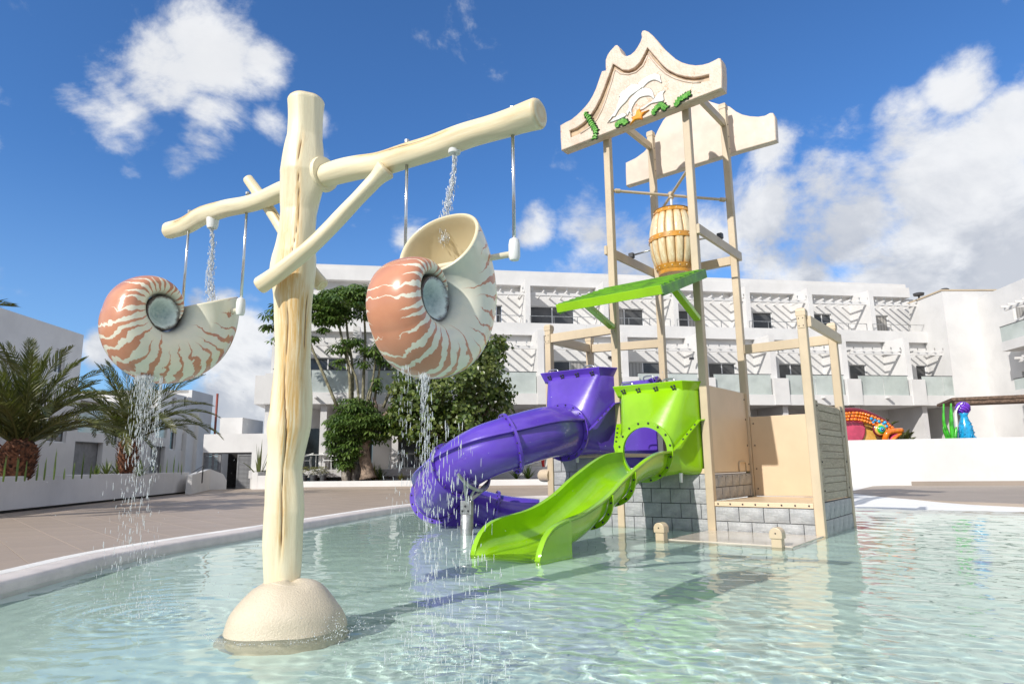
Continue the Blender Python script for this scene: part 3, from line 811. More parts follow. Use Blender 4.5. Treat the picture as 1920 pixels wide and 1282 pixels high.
for pst, dx in ((PA, 0), (PB, 0)):
    a = pst-E2*(HW+.04); 
    zb = 3.34 if pst is PA else 3.26
    s_ = .5*sl; top = o0+sd*s_; top = top+E1*((a-top).dot(E1))-up*.16
    d3 = (top-(a+ZZ*zb)).normalized(); n3 = E1.cross(d3)
    mb = MB(); mb.frame(a+ZZ*zb, E1, d3, n3, -.055, .055, 0, (top-(a+ZZ*zb)).length+.1, -.035, .035); mb.build('brace', M['green'], aw, bev=.005)

# ------ tipping barrel
bc = cen+ZZ*0
zb0, zb1 = on(1262, 512, cen, (cen-CAM)*Vector((1, 1, 0))).z if False else 4.42, 5.56
mid = (zb0+zb1)/2; hh = (zb1-zb0)/2
bar = thing('tipping_barrel', 'large cream and amber painted wooden-look barrel hung between the tower posts', 'barrel', (bc.x, bc.y, 0))
m, gg, b = new_mat('aged_cream_stave')
co = gg.n('ShaderNodeTexCoord').outputs['Object']
w1 = gg.noise(gg.v('MULTIPLY', co, (9, 9, 1.6)), 2.5, 6, .6, 1.5); ed = gg.n('ShaderNodeAttribute', attribute_name='edge').outputs['Fac']
c = gg.mix(gg.rng(w1, .4, .65), (.80, .70, .47), (.66, .50, .28)); c = gg.mix(ed, c, (.56, .27, .045))
gg.put(b.inputs['Base Color'], c); b.inputs['Roughness'].default_value = .35; b.inputs['Coat Weight'].default_value = .3
bp = gg.n('ShaderNodeBump'); bp.inputs['Strength'].default_value = .4; bp.inputs['Distance'].default_value = .02; gg.put(bp.inputs['Height'], w1); gg.put(b.inputs['Normal'], bp.outputs[0]); M['stave'] = m
M['amber'] = pm('amber_hoop_paint', (.62, .28, .035), .3, .15, 6, coat=.4)
def brad(t): return .297+.128*(1-abs(t)**2.1)          # t -1..1
NS = 16; J = 14
vs, fs, ev = [], [], []
for j in range(J+1):
    t = -1+2*j/J
    for q, (aa, dr, e) in enumerate(((.02, -.010, 1), (.07, .006, .55), (.3, .014, 0), (.7, .014, 0), (.93, .006, .55), (.98, -.010, 1))):
        a = (aa-.5)*2*math.pi/NS; r = brad(t)+dr
        vs.append((r*math.cos(a), r*math.sin(a), mid+hh*t)); ev.append(min(1, e*.9+(.55 if abs(abs(t)-.95) < .1 or abs(t) < .1 else 0)))
fs = [(j*6+q, j*6+q+1, (j+1)*6+q+1, (j+1)*6+q) for j in range(J) for q in range(5)]
me = bpy.data.meshes.new('stave'); me.from_pydata(vs, [], fs); me.shade_smooth(); at_ = me.attributes.new('edge', 'FLOAT', 'POINT'); at_.data.foreach_set('value', ev)
for k in range(NS):
    o = link('stave', me, bar, M['stave']); o.rotation_euler.z = 2*math.pi*k/NS
def hoop(t0, t1, ex):
    pr = [(brad(t0)-.01, mid+hh*t0)]+[(brad(t)+ex, mid+hh*t) for t in (t0, (t0+t1)/2, t1)]+[(brad(t1)-.01, mid+hh*t1)]
    o = MB().lathe(pr, 40, caps=False).build('hoop', M['amber'], bar, angle=50)
    tm = (t0+t1)/2; r = brad(tm)+ex
    me = MB().lathe([(.012, 0), (.012, .006), (.005, .012)], 8, ax=(1, 0, 0)).mesh('rivet')
    for k in range(16):
        a = 2*math.pi*k/16; q = link('rivet', me, o, M['stave'], (r*math.cos(a), r*math.sin(a), mid+hh*tm)); q.rotation_euler.z = a
hoop(.86, 1.0, .022); hoop(-.06, .10, .024); hoop(-1.0, -.86, .022)
MB().lathe([(.30, mid-hh-.07), (.315, mid-hh+.01), (.30, mid-hh+.03)], 30).build('base', M['amber'], bar, angle=40)
MB().lathe([(.001, mid+hh-.05), (.30, mid+hh-.05), (.31, mid+hh+.004), (.335, mid+hh+.004)], 40, caps=False).build('rim', M['stave'], bar, angle=40)
# pivot rods on bearings
for sgn, pst in ((-1, PA), (1, PB)):
    a = E1*sgn*.36+ZZ*(4.93); e = E1*sgn*(BAY/2+HW+.03)+ZZ*(4.93)
    e = Vector((e.x, e.y, 4.90))
    o = MB().tube([a, e], .017, 8).build('pivot_rod', M['steel'], bar, smooth=True)
    MB().frame(Vector((0, 0, 0))+e, E1, E2, ZZ, -.05, .05, -.05, .05, -.055, .05).build('bearing', M['darkmetal'], bar, bev=.02)
# ------------------------------------------------------------------ slides
def pod(root, base, zl, zr, zd, mat, f=None, half=.68, ring=True, sgn=1):
    """entry hood: base = middle of the bay on the post line; sgn=1 looks towards -E2"""
    A_ = E1*sgn; U_ = -E2*sgn
    def pt(a, u, z): return base+A_*a+U_*u+ZZ*z
    N = 48
    def rect(h, z0, z1, u, rc):
        out = []
        for k in range(N):
            q = 2*math.pi*(k+.5)/N; c_, s_ = math.cos(q), math.sin(q); e = 2/rc
            out.append(pt(h*math.copysign(abs(c_)**e, c_), u, (z0+z1)/2+(z1-z0)/2*math.copysign(abs(s_)**e, s_)))
        return out
    def circ(r, u): return [pt(r*math.cos(2*math.pi*(k+.5)/N), u, zr+r*math.sin(2*math.pi*(k+.5)/N)) for k in range(N)]
    def lerp(a, b_, t): return [p.lerp(q, t) for p, q in zip(a, b_)]
    r0_ = rect(half, zd, zl, .0, 14); r1 = rect(half-.02, zd, zl, .05, 14); r2 = rect(half-.13, zd+.02, zl-.01, .27, 9); c0 = circ(.40, .58)
    secs = [r0_, r1, lerp(r1, r2, .5), r2, lerp(r2, c0, .25), lerp(r2, c0, .55), lerp(r2, c0, .85), c0, circ(.385, .60)]
    if not ring: secs = secs[:5]
    vs = [p for s_ in secs for p in s_]; fs = [(i*N+k, (i+1)*N+k, (i+1)*N+(k+1) % N, i*N+(k+1) % N) for i in range(len(secs)-1) for k in range(N)]
    # the hood is open on top: drop the faces of the flat roof
    def top(fc): return all(abs(vs[i].z-zl) < .022 for i in fc)
    fs = [fc for fc in fs if not top(fc)]
    if not ring: fs.append(tuple((len(secs)-1)*N+k for k in range(N)))
    mb = MB(); mb.add(vs, fs); h = mb.build('hood', mat, root, angle=28)
    sm = h.modifiers.new('wall', 'SOLIDIFY'); sm.thickness = .018; receiver(h)
    # flared lip
    mb = MB(); P0 = [(-half, .02), (-half, .04), (-half+.13, .30), (half-.22, .30), (half+.0, .04), (half, .02)]
    def grow(d_): return [(-half-d_, .02), (-half-d_, .05), (-half+.06-d_*.4, .30+d_), (half-.14+d_*.4, .30+d_), (half+d_, .05), (half+d_, .02)]
    rows = [[pt(a, u, zl-.17) for a, u in grow(-.02)], [pt(a, u, zl-.13) for a, u in grow(.0)], [pt(a, u, zl) for a, u in grow(.075)], [pt(a, u, zl+.012) for a, u in grow(.07)], [pt(a, u, zl) for a, u in grow(-.015)]]
    m_ = len(P0); mb.add([p for r in rows for p in r], [(i*m_+k, i*m_+k+1, (i+1)*m_+k+1, (i+1)*m_+k) for i in range(len(rows)-1) for k in range(m_-1)])
    l_ = mb.build('lip', mat, h, angle=40); sm = l_.modifiers.new('wall', 'SOLIDIFY'); sm.thickness = .012
    bm_ = MB().lathe([(.016, 0), (.018, .012), (.010, .02)], 8, ax=U_).mesh('bolt')
    for a in (-half+.20, -half+.47, half-.58, half-.28):
        for da, dz in ((-.025, 0), (.022, .012), (.0, -.04), (.035, -.032)): link('bolt', bm_, h, M['bolt'], pt(a+da, .318+.02, zl-.07+dz))
    for a in (-half+.12, half-.50):
        pts = [pt(a, .25, zl), pt(a+.03, .25, zl+.06), pt(a+.19, .25, zl+.06), pt(a+.22, .25, zl)]
        MB().tube(smooth_path(pts, 12), .013, 8).build('handle', M['bright_steel'], h, smooth=True)
    if not ring: return h
    # ring flange
    N2 = 48; w = []
    for r, u in ((.375, .575), (.375, .625), (.47, .625), (.47, .600), (.40, .595)): w += [pt(r*math.cos(2*math.pi*k/N2), u, zr+r*math.sin(2*math.pi*k/N2)) for k in range(N2)]
    mb = MB(); mb.add(w, [(i*N2+k, i*N2+(k+1) % N2, (i+1)*N2+(k+1) % N2, (i+1)*N2+k) for i in range(4) for k in range(N2)])
    rg_ = mb.build('ring_flange', mat, root, angle=40); receiver(rg_)
    for k in range(16):
        a = 2*math.pi*(k+.5)/16; link('bolt', bm_, rg_, M['bolt'], pt(.44*math.cos(a), .622, zr+.44*math.sin(a)))
    # sloping ledges between hood and tub
    for s_ in (-1, 1):
        mb = MB(); P_ = [(s_*.43, .585, zr+.02), (s_*.50, .50, zr+.10), (s_*(half-.02), .10, zr+.47), (s_*(half+.02), .0, zr+.49)]; vs = []
        for a, u, z in P_:
            for da, dz, du in ((0, .012, 0), (s_*.075, -.0, .06), (s_*.075, -.02, .06), (0, -.012, 0)): vs.append(pt(a+da, u+du, z+dz))
        mb.add(vs, [(i*4+k, i*4+(k+1) % 4, (i+1)*4+(k+1) % 4, (i+1)*4+k) for i in range(3) for k in range(4)]+[(0, 1, 2, 3), (15, 14, 13, 12)])
        e = mb.build('ledge', mat, root, bev=.003); receiver(e)
        for t in (.2, .4, .6, .8):
            p = Vector(P_[1]).lerp(Vector(P_[2]), t); link('bolt', bm_, e, M['bolt'], pt(p.x+s_*.045, p.y+.04, p.z))
    return h


gs = thing('green_slide', 'lime green open water slide with a round tunnel mouth, scooping down into the pool', 'slide')
gb = PA+E1*.77
pod(gs, gb, 2.26, 1.19, .84, M['green'])
RIM = [(.60,1.19),(.73,1.19),(1.1,1.16),(1.45,1.06),(1.8,.93),(2.15,.79),(2.45,.64),(2.7,.55),(3.0,.465),(3.26,.42),(3.5,.40),(3.7,.37),(3.87,.315),(4.0,.225),(4.08,.12),(4.14,-.02)]
FLO = [(.60,.80),(.9,.78),(1.3,.70),(1.7,.55),(2.15,.36),(2.6,.19),(3.0,.07),(3.4,.02),(3.8,.0),(4.14,-.03)]
def itp(tab, u): return float(np.interp(u, [q[0] for q in tab], [q[1] for q in tab]))
def sm_itp(tab, u): return sum(itp(tab, u+d_) for d_ in (-.12, -.06, 0, .06, .12))/5 if u < 3.7 else itp(tab, u)
us = np.linspace(.60, 4.14, 72); NC = 36; vs = []
for u in us:
    zr_, zf = sm_itp(RIM, u), sm_itp(FLO, u); zf = min(zf, zr_-.005); wdt = .38+.045*min(1, max(0, (u-3.0)/.6)); row = []
    ex = 2/(2.4+1.2*min(1, max(0, (u-2.6)/.8)))
    row.append((-wdt-.07, zr_-.035)); row.append((-wdt-.07, zr_)); row.append((-wdt-.015, zr_+.006))
    for k in range(NC+1):
        q = math.pi*k/NC; c_, s_ = -math.cos(q), math.sin(q)
        row.append((wdt*math.copysign(abs(c_)**ex, c_), zr_-(zr_-zf)*abs(s_)**ex))
    row.append((wdt+.015, zr_+.006)); row.append((wdt+.07, zr_)); row.append((wdt+.07, zr_-.035))
    vs += [gb+E1*a-E2*u+ZZ*z for a, z in row]
m_ = len(row); fs = [(i*m_+k, i*m_+k+1, (i+1)*m_+k+1, (i+1)*m_+k) for i in range(len(us)-1) for k in range(m_-1)]
mb = MB(); mb.add(vs, fs); ch = mb.build('chute', M['green'], gs, angle=45); sm = ch.modifiers.new('wall', 'SOLIDIFY'); sm.thickness = .012; sm.offset = 1; receiver(ch)
# side skirts at the end of the chute, down into the water
for s_ in (-1, 1):
    mb = MB(); uu = [u for u in us if u >= 3.47]; vs = []
    for u in uu:
        zr_ = max(sm_itp(RIM, u), -.2)
        for a, z in ((s_*.49, zr_-.02), (s_*.49, -.24), (s_*.455, -.24), (s_*.455, zr_-.02)): vs.append(gb+E1*a-E2*u+ZZ*z)
    mb.add(vs, [(i*4+k, i*4+(k+1) % 4, (i+1)*4+(k+1) % 4, (i+1)*4+k) for i in range(len(uu)-1) for k in range(4)]+[(0, 1, 2, 3)])
    o = mb.build('skirt', M['green'], gs, angle=40); receiver(o)
bme = MB().lathe([(.014, 0), (.014, .012), (.006, .018)], 8, ax=-E2).mesh('bolt')
for u, rr in ((1.80, .47), (2.44, .47), (3.3, .0)):
    if not rr:
        continue
    zr_ = sm_itp(RIM, u); mb = MB(); vs = []; n_ = 28
    dz_ = zr_-sm_itp(FLO, u)
    for uu, r in ((u, .022), (u, .085), (u+.03, .085), (u+.03, .022)):
        for k in range(n_+1):
            q = math.pi*k/n_; c_, s_ = -math.cos(q), math.sin(q); ex = 2/(2.4+1.2*min(1, max(0, (u-2.6)/.8)))
            vs.append(gb+E1*((.38+r)*math.copysign(abs(c_)**ex, c_))-E2*uu+ZZ*(zr_-.03-(dz_-.03+r)*abs(s_)**ex))
    mb.add(vs, [(i*(n_+1)+k, i*(n_+1)+k+1, ((i+1) % 4)*(n_+1)+k+1, ((i+1) % 4)*(n_+1)+k) for i in range(4) for k in range(n_)])
    o = mb.build('joint_flange', M['green'], gs, angle=40)
    for k in range(9):
        q = math.pi*(k+.5)/9; link('bolt', bme, o, M['bolt'], gb+E1*((.38+.06)*math.copysign(abs(math.cos(q))**ex, -math.cos(q)))-E2*(u+.03)+ZZ*(zr_-.03-(dz_+.03)*abs(math.sin(q))**ex))
for a in (.0,):
    MB().tube([gb+E1*.45-E2*.35+ZZ*.86, gb+E1*.45-E2*.35+ZZ*.72], [.03, .024], 10).build('drain_pipe', M['whiteplastic'], gs, angle=40)

ps = thing('purple_slide', 'purple enclosed tube slide curling round from its hood down to the pool', 'slide')
pb = PA-E1*.70
pod(ps, pb, 2.62, 1.55, 1.18, M['purple'])
PTH = smooth_path([(.88, 11.40, 1.55), (.52, 10.96, 1.51), (.0, 10.66, 1.36), (-.48, 10.62, 1.20), (-.92, 10.86, .95), (-1.24, 11.32, .66), (-1.22, 11.92, .40), (-.75, 12.3, .20), (-.2, 12.42, .05), (.42, 12.4, -.02)], 130)
def tube_secs(P, ro, a0=0., a1=2*math.pi, n=48, ex=0.):
    out = []
    for i, p in enumerate(P):
        t = (P[min(i+1, len(P)-1)]-P[max(i-1, 0)]).normalized(); sd_ = t.cross(ZZ).normalized(); up_ = sd_.cross(t)
        out.append((p, sd_, up_))
    return out
SEC = tube_secs(PTH, .4); bank = R(24); n_ = 56; vs = []
# seam angle measured from the side vector; outer (near) side is where sd points away from the curl
for i, (p, sd_, up_) in enumerate(SEC):
    for k in range(n_):
        q = 2*math.pi*k/n_; r = .402+(.026 if math.sin(q+bank) > 0 else 0); vs.append(p+(sd_*math.cos(q)+up_*math.sin(q))*r)
mb = MB(); mb.add(vs, [(i*n_+k, (i+1)*n_+k, (i+1)*n_+(k+1) % n_, i*n_+(k+1) % n_) for i in range(len(SEC)-1) for k in range(n_)])
tb = mb.build('tube', M['purple'], ps, smooth=True); receiver(tb); sm = tb.modifiers.new('wall', 'SOLIDIFY'); sm.thickness = .015
for k0 in (0, 1):
    vs = []
    for i, (p, sd_, up_) in enumerate(SEC):
        q = -bank+math.pi*k0; d_ = sd_*math.cos(q)+up_*math.sin(q); e = up_*math.cos(q)-sd_*math.sin(q)
        for r, h in ((.39, .02), (.478, .016), (.478, -.016), (.39, -.02)): vs.append(p+d_*r+e*h)
    mb = MB(); mb.add(vs, [(i*4+k, (i+1)*4+k, (i+1)*4+(k+1) % 4, i*4+(k+1) % 4) for i in range(len(SEC)-1) for k in range(4)])
    o = mb.build('seam_flange', M['purple'], ps, bev=.004); receiver(o)
for fr in (.015, .235, .455, .615, .86):
    i = int(fr*(len(SEC)-1)); p, sd_, up_ = SEC[i]; t = sd_.cross(up_)*-1; n2 = 48
    mb = MB(); vs = []
    for r, h in ((.41, -.022), (.485, -.020), (.485, .020), (.41, .022)): vs += [p+(sd_*math.cos(2*math.pi*k/n2)+up_*math.sin(2*math.pi*k/n2))*r+t*h for k in range(n2)]
    mb.add(vs, [(a*n2+k, a*n2+(k+1) % n2, ((a+1) % 4)*n2+(k+1) % n2, ((a+1) % 4)*n2+k) for a in range(4) for k in range(n2)])
    o = mb.build('joint_flange', M['purple'], ps, angle=40)
    for sg in (-1, 1):
        me = MB().lathe([(.013, 0), (.013, .012), (.006, .02)], 8, ax=t*sg).mesh('bolt')
        for k in range(18):
            q = 2*math.pi*k/18; link('bolt', me, o, M['bolt'], p+(sd_*math.cos(q)+up_*math.sin(q))*.455+t*.02*sg)
# steel pedestal and cradle
pd = Vector((-.70, 10.73, 0)); i = min(range(len(SEC)), key=lambda k: (SEC[k][0].xy-pd.xy).length); p, sd_, up_ = SEC[i]
pd = Vector((p.x-.02, p.y-.12, 0))
pt_ = thing('slide_pedestal', 'galvanised steel pedestal and forked cradle standing in the water under the purple tube', 'support')
o = MB().lathe([(.10, -.26), (.10, .26), (.09, .275), (.0, .275)], 24, pd).build('pipe', M['steel'], pt_, angle=40); receiver(o)
mb = MB(); mb.frame(pd, E1, E2, ZZ, -.11, .11, -.035, .035, .27, .48); o = mb.build('clevis', M['steel'], pt_, bev=.01)
bolts([pd+E1*a-E2*.036+ZZ*z for a, z in ((-.06, .33), (.06, .33), (0, .40))], -E2, o, .018, 'bolt')
cr = []
for q in np.linspace(R(205), R(335), 15): cr.append(p+(sd_*math.cos(q)+up_*math.sin(q))*.505)
mb = MB(); mb.tube(cr, .028, 6); mb.build('cradle', M['steel'], pt_, smooth=False)
for q in (cr[2], cr[-3], cr[5], cr[-6]): MB().tube([pd+ZZ*.44, q], .022, 6).build('fork_arm', M['steel'], pt_, angle=40)
MB().tube([pb+E1*.1-E2*.40+ZZ*1.2, pb+E1*.1-E2*.40+ZZ*1.04], [.032, .026], 10).build('drain_pipe', M['whiteplastic'], ps, angle=40)

# another purple hood behind, on the far side of the tower
rp = thing('purple_hood', 'purple open hood with steel handles behind the green slide hood', 'slide')
pod(rp, PH+E1*.70, 2.62, 1.5, .95, M['purple'], ring=False, sgn=-1)
# ------------------------------------------------------------------ the dead-tree water feature
TB = Vector((-1.50, 4.60, 0))
AX = Vector((.86, -.51, 0)).normalized(); AH = Vector((-AX.y, AX.x, 0))         # along the arm; across it
m, g, b = new_mat('painted_wood_log')
cr_ = g.n('ShaderNodeAttribute', attribute_name='crack').outputs['Fac']; oc = g.n('ShaderNodeAttribute', attribute_name='ochre').outputs['Fac']
gc = g.n('ShaderNodeAttribute', attribute_name='grain').outputs['Vector']
n1 = g.noise(gc, 1.0, 8, .65, .4); n2 = g.noise(g.v('MULTIPLY', gc, (2.6, 2.6, 1.3)), 1.6, 8, .7, .6)
c = g.mix(g.rng(n1, .32, .68), (.84, .755, .54), (.76, .68, .46)); c = g.mix(g.m('MULTIPLY', oc, g.rng(n2, .32, .62), clamp=True), c, (.62, .35, .09))
c = g.mix(g.m('MULTIPLY', g.rng(n2, .58, .75), .45), c, (.62, .60, .42))
n3 = g.noise(g.v('MULTIPLY', gc, (5, 5, .9)), 1.6, 8, .75, .3); c = g.mix(g.m('MULTIPLY', g.rng(n3, .56, .70), .42), c, (.52, .33, .14))
c = g.mix(g.rng(g.m('ADD', cr_, g.m('MULTIPLY_ADD', n2, .5, -.25)), .42, .75, 0, .85, True), c, (.13, .065, .03))
g.put(b.inputs['Base Color'], c); b.inputs['Roughness'].default_value = .42; b.inputs['Specular IOR Level'].default_value = .4
bp = g.n('ShaderNodeBump'); bp.inputs['Strength'].default_value = .35; bp.inputs['Distance'].default_value = .012; g.put(bp.inputs['Height'], n1); g.put(b.inputs['Normal'], bp.outputs[0])
M['log'] = m


def log(name, pts, rads, parent, seed, nl=140, nr=56, knots=(), ridges=.05, cracks=(), ochre=.35, endcap=True):
    P = smooth_path(pts, nl); rr = np.interp(np.linspace(0, 1, nl), np.linspace(0, 1, len(rads)), rads)
    rs_ = random.Random(seed); ph = [rs_.uniform(0, 6.28) for _ in range(12)]
    vs = []; crk = []; och = []; gr = []; T0 = None; a = None; L_ = 0.; cum = [0.]
    for i in range(1, nl): cum.append(cum[-1]+(P[i]-P[i-1]).length)
    tot = cum[-1]
    for i in range(nl):
        t = (P[min(i+1, nl-1)]-P[max(i-1, 0)]).normalized()
        if a is None: a = Vector((0, 0, 1)) if abs(t.z) < .8 else -FWD.copy(); 
        a = (a-t*a.dot(t)).normalized(); bb = t.cross(a); s = cum[i]/tot; l = cum[i]
        for k in range(nr):
            q = 2*math.pi*k/nr
            r = rr[i]*(1+ridges*math.sin(2*q+ph[0]+l*1.3)+ridges*.7*math.sin(3*q+ph[1]-l*2.2)+ridges*.35*math.sin(7*q+ph[2]+l*2.7)+.035*math.sin(l*7+ph[3]+math.sin(q))+.03*math.sin(l*13+ph[4]+2*math.sin(q+1)))
            for ks, kq, kr, kw in knots:
                dq = math.atan2(math.sin(q-kq), math.cos(q-kq)); r += kr*math.exp(-((l-ks*tot)/kw)**2-(dq/.55)**2)
            ck = 0.; oo = 0.
            for cq, s0, s1, w_, dep in cracks:
                if s0-.02 < s < s1+.02:
                    cc = cq+.16*math.sin(l*3.1+ph[5])+.07*math.sin(l*8+ph[6]); dq = math.atan2(math.sin(q-cc), math.cos(q-cc))*rr[i]
                    tp = max(0, min(1, (s-s0)/.05))*max(0, min(1, (s1-s)/.05)); ww = w_*(.6+.6*abs(math.sin(l*4.3+ph[7])))
                    e = math.exp(-(dq/ww)**2)*tp; ck = max(ck, e); r -= dep*e*1.0; oo = max(oo, math.exp(-((dq)/(ww*5.5))**2)*tp)
            if i == 0 or i == nl-1: r *= .97
            vs.append(P[i]+(a*math.cos(q)+bb*math.sin(q))*r); crk.append(ck)
            och.append(min(1, oo*.9+ochre*max(0, math.sin(2*q+l*.9+ph[8])*.6+.5*math.sin(l*2.2+ph[9]))))
            gr.append((math.cos(q)*rr[i]*16, math.sin(q)*rr[i]*16, l*1.6))
    fs = [(i*nr+k, i*nr+(k+1) % nr, (i+1)*nr+(k+1) % nr, (i+1)*nr+k) for i in range(nl-1) for k in range(nr)]
    # rounded ends
    for e, i in ((0, 0), (1, nl-1)):
        d_ = (P[i]-P[i+(1 if e == 0 else -1)]).normalized(); base = i*nr; prev = list(range(base, base+nr))
        for f_, h in ((.93, .022), (.8, .032), (.5, .036), (.2, .033)):
            st_ = len(vs)
            for k in range(nr):
                c0 = vs[base+k]; vs.append(P[i]+(c0-P[i])*f_+d_*h*rr[i]*6); crk.append(.25*math.exp(-((f_-.5)/.06)**2)); och.append(.5+.5*math.sin(f_*30)); gr.append((f_*9, math.sin(k/nr*6.28)*2, 0))
            for k in range(nr):
                q = (prev[k], prev[(k+1) % nr], st_+(k+1) % nr, st_+k); fs.append(q if e else q[::-1])
            prev = list(range(st_, st_+nr))
        fs.append(tuple(prev) if e else tuple(prev[::-1]))
    me = bpy.data.meshes.new(name); me.from_pydata([tuple(v) for v in vs], [], fs); me.shade_smooth()
    for nm, arr in (('crack', crk), ('ochre', och)): me.attributes.new(nm, 'FLOAT', 'POINT').data.foreach_set('value', arr)
    me.attributes.new('grain', 'FLOAT_VECTOR', 'POINT').data.foreach_set('vector', np.array(gr, np.float32).ravel())
    return link(name, me, parent, M['log'])


tree = thing('log_water_feature', 'pale painted dead-tree post with a log crossarm on a sandy rock base in the pool', 'water feature')
def tx(x, y): return Yp(x, y, TB.y)
trk = [tx(x, y) for x, y in ((528,1110),(530,1040),(533,960),(532,880),(541,800),(546,720),(549,640),(550,560),(556,480),(560,400),(566,330),(573,260),(573,192))]
# radii from the outline of the trunk in the photograph
wid = [(72),(73),(78),(66),(74),(68),(66),(72),(78),(66),(80),(62),(66)]
rad = []
for p, w_, (x, y) in zip(trk, wid, ((528,1110),(530,1040),(533,960),(532,880),(541,800),(546,720),(549,640),(550,560),(556,480),(560,400),(566,330),(573,260),(573,192))):
    depth = (p-CAM).dot(FWD); rad.append(w_/2/FPX*depth*float(np.interp(y, [400, 800, 1110], [1.03, .97, .86])))
# angles: a is -FWD based (towards the camera), so q near 0 faces the camera
log('trunk', trk, rad, tree, 5, nl=300, nr=96, knots=((.38, 1.6, .018, .15), (.62, -1.4, .02, .12), (.80, 1.3, .03, .1), (.30, -.9, .02, .1)), ridges=.05,
    cracks=((.12, .05, .58, .006, .012), (.10, .60, .93, .004, .008), (1.15, .42, .60, .006, .01), (-1.1, .28, .44, .006, .01)), ochre=1.3)
ARMZ = 3.04
def arm_pt(x, y, dz=0.): return Zp(x, y, ARMZ+dz)
AL = Vector((-2.96, 5.52, 0)); AR = Vector((.17, 3.66, 0)); adir = (AR-AL).normalized()
def arm_at(x, y):
    """point on the vertical plane through the arm under a sight line"""
    n_ = Vector((-adir.y, adir.x, 0)); return on(x, y, AL, n_)
def arm_log(px, nm, seed, **k):
    P = [arm_at(x, y) for x, y, w_ in px]; r_ = [w_/2/FPX*(p-CAM).dot(FWD) for p, (x, y, w_) in zip(P, px)]
    return log(nm, P, r_, tree, seed, **k)
arm_log([(317,433,32),(350,422,32),(385,403,33),(420,391,32),(460,384,33),(500,371,34),(545,352,38),(575,345,34)], 'crossarm', 8, ridges=.04, cracks=((.9, .05, .45, .005, .008), (-.2, .3, .9, .005, .006)), nl=160, ochre=.4)
arm_log([(575,346,36),(620,326,44),(670,315,46),(720,306,48),(770,292,48),(820,275,47),(870,257,48),(920,241,50),(970,226,52),(1010,214,58)], 'crossarm', 9, ridges=.035, cracks=((1.0, .25, .72, .007, .01), (.2, .45, .62, .005, .006)), nl=200, ochre=.4)
o = MB().lathe([(.001, 0), (.12, .0), (.13, .012), (.125, .05)], 20, arm_at(607, 327)-adir*.03, adir); o = o.build('arm_socket', M['log'], tree, angle=40)
# braces: one crosses in front of the trunk, one behind
fr = -FWD*.0+Vector((0, -.20, 0))
def brace_path(px, dy0, dy1): return [arm_at(x, y)+Vector((0, dy0+(dy1-dy0)*i/(len(px)-1), 0)) for i, (x, y) in enumerate(px)]
bp1 = [Yp(488, 535, 4.42), Yp(530, 505, 4.36), Yp(575, 470, 4.33), Yp(620, 425, 4.30), Yp(668, 375, 4.24), Yp(705, 335, 4.20), Yp(722, 318, 4.18)]
log('brace', bp1, [.058, .055, .054, .050, .048, .055, .075], tree, 21, nl=120, nr=40, ridges=.04, cracks=((.5, .3, .6, .004, .006),), ochre=.3)
bp2 = [Yp(465, 336, 4.98), Yp(490, 370, 4.96), Yp(515, 408, 4.93), Yp(545, 455, 4.88), Yp(580, 505, 4.84), Yp(604, 534, 4.8)]
log('brace', bp2, [.040, .042, .042, .045, .05, .05], tree, 22, nl=110, nr=36, ridges=.04, cracks=((.5, .3, .6, .004, .006),), ochre=.3)
# rock base
m, g, b = new_mat('sandy_rock_base')
co = g.n('ShaderNodeTexCoord').outputs['Object']; n1 = g.noise(co, 90, 4, .7); n2 = g.noise(co, 3, 6)
c = g.mix(g.rng(n2, .35, .65), (.66, .565, .42), (.58, .49, .36)); c = g.mix(g.m('MULTIPLY', g.rng(n1, .45, .65), .45), c, (.72, .62, .48))
g.put(b.inputs['Base Color'], c); b.inputs['Roughness'].default_value = .35
bp = g.n('ShaderNodeBump'); bp.inputs['Strength'].default_value = .55; bp.inputs['Distance'].default_value = .012; g.put(bp.inputs['Height'], n1); g.put(b.inputs['Normal'], bp.outputs[0]); M['rockbase'] = m
prof = [(.42, -.26), (.40, -.12), (.385, -.02), (.365, .05), (.34, .11), (.305, .17), (.262, .225), (.212, .268), (.16, .292), (.12, .300), (.001, .31)]
ROCKC = bc_ = Vector((-1.475, 4.55, 0)); bm = bmesh.new(); n_ = 72; ring = []; PP = smooth_path([(r, z, 0) for r, z in prof], 46)
for p in PP:
    rw = []
    for k in range(n_):
        q = 2*math.pi*k/n_; r = .955*max(p.x, .001)*(1+.035*math.sin(2*q+1+p.y*5)+.025*math.sin(3*q+2-p.y*7)+.012*math.sin(5*q+p.y*9))+(.006*math.sin(p.y*24+2*math.sin(q)) if p.x > .15 else 0)
        rw.append(bm.verts.new((bc_.x+max(r, .001)*math.cos(q), bc_.y+max(r, .001)*math.sin(q), p.y*.95+.010*math.sin(q*3+p.x*9))))
    ring.append(rw)
for i in range(len(ring)-1):
    for k in range(n_): bm.faces.new((ring[i][k], ring[i][(k+1) % n_], ring[i+1][(k+1) % n_], ring[i+1][k]))
bmesh.ops.recalc_face_normals(bm, faces=bm.faces)
me = bpy.data.meshes.new('rock_base'); bm.to_mesh(me); bm.free(); me.shade_smooth(); o = link('rock_base', me, tree, M['rockbase']); receiver(o)

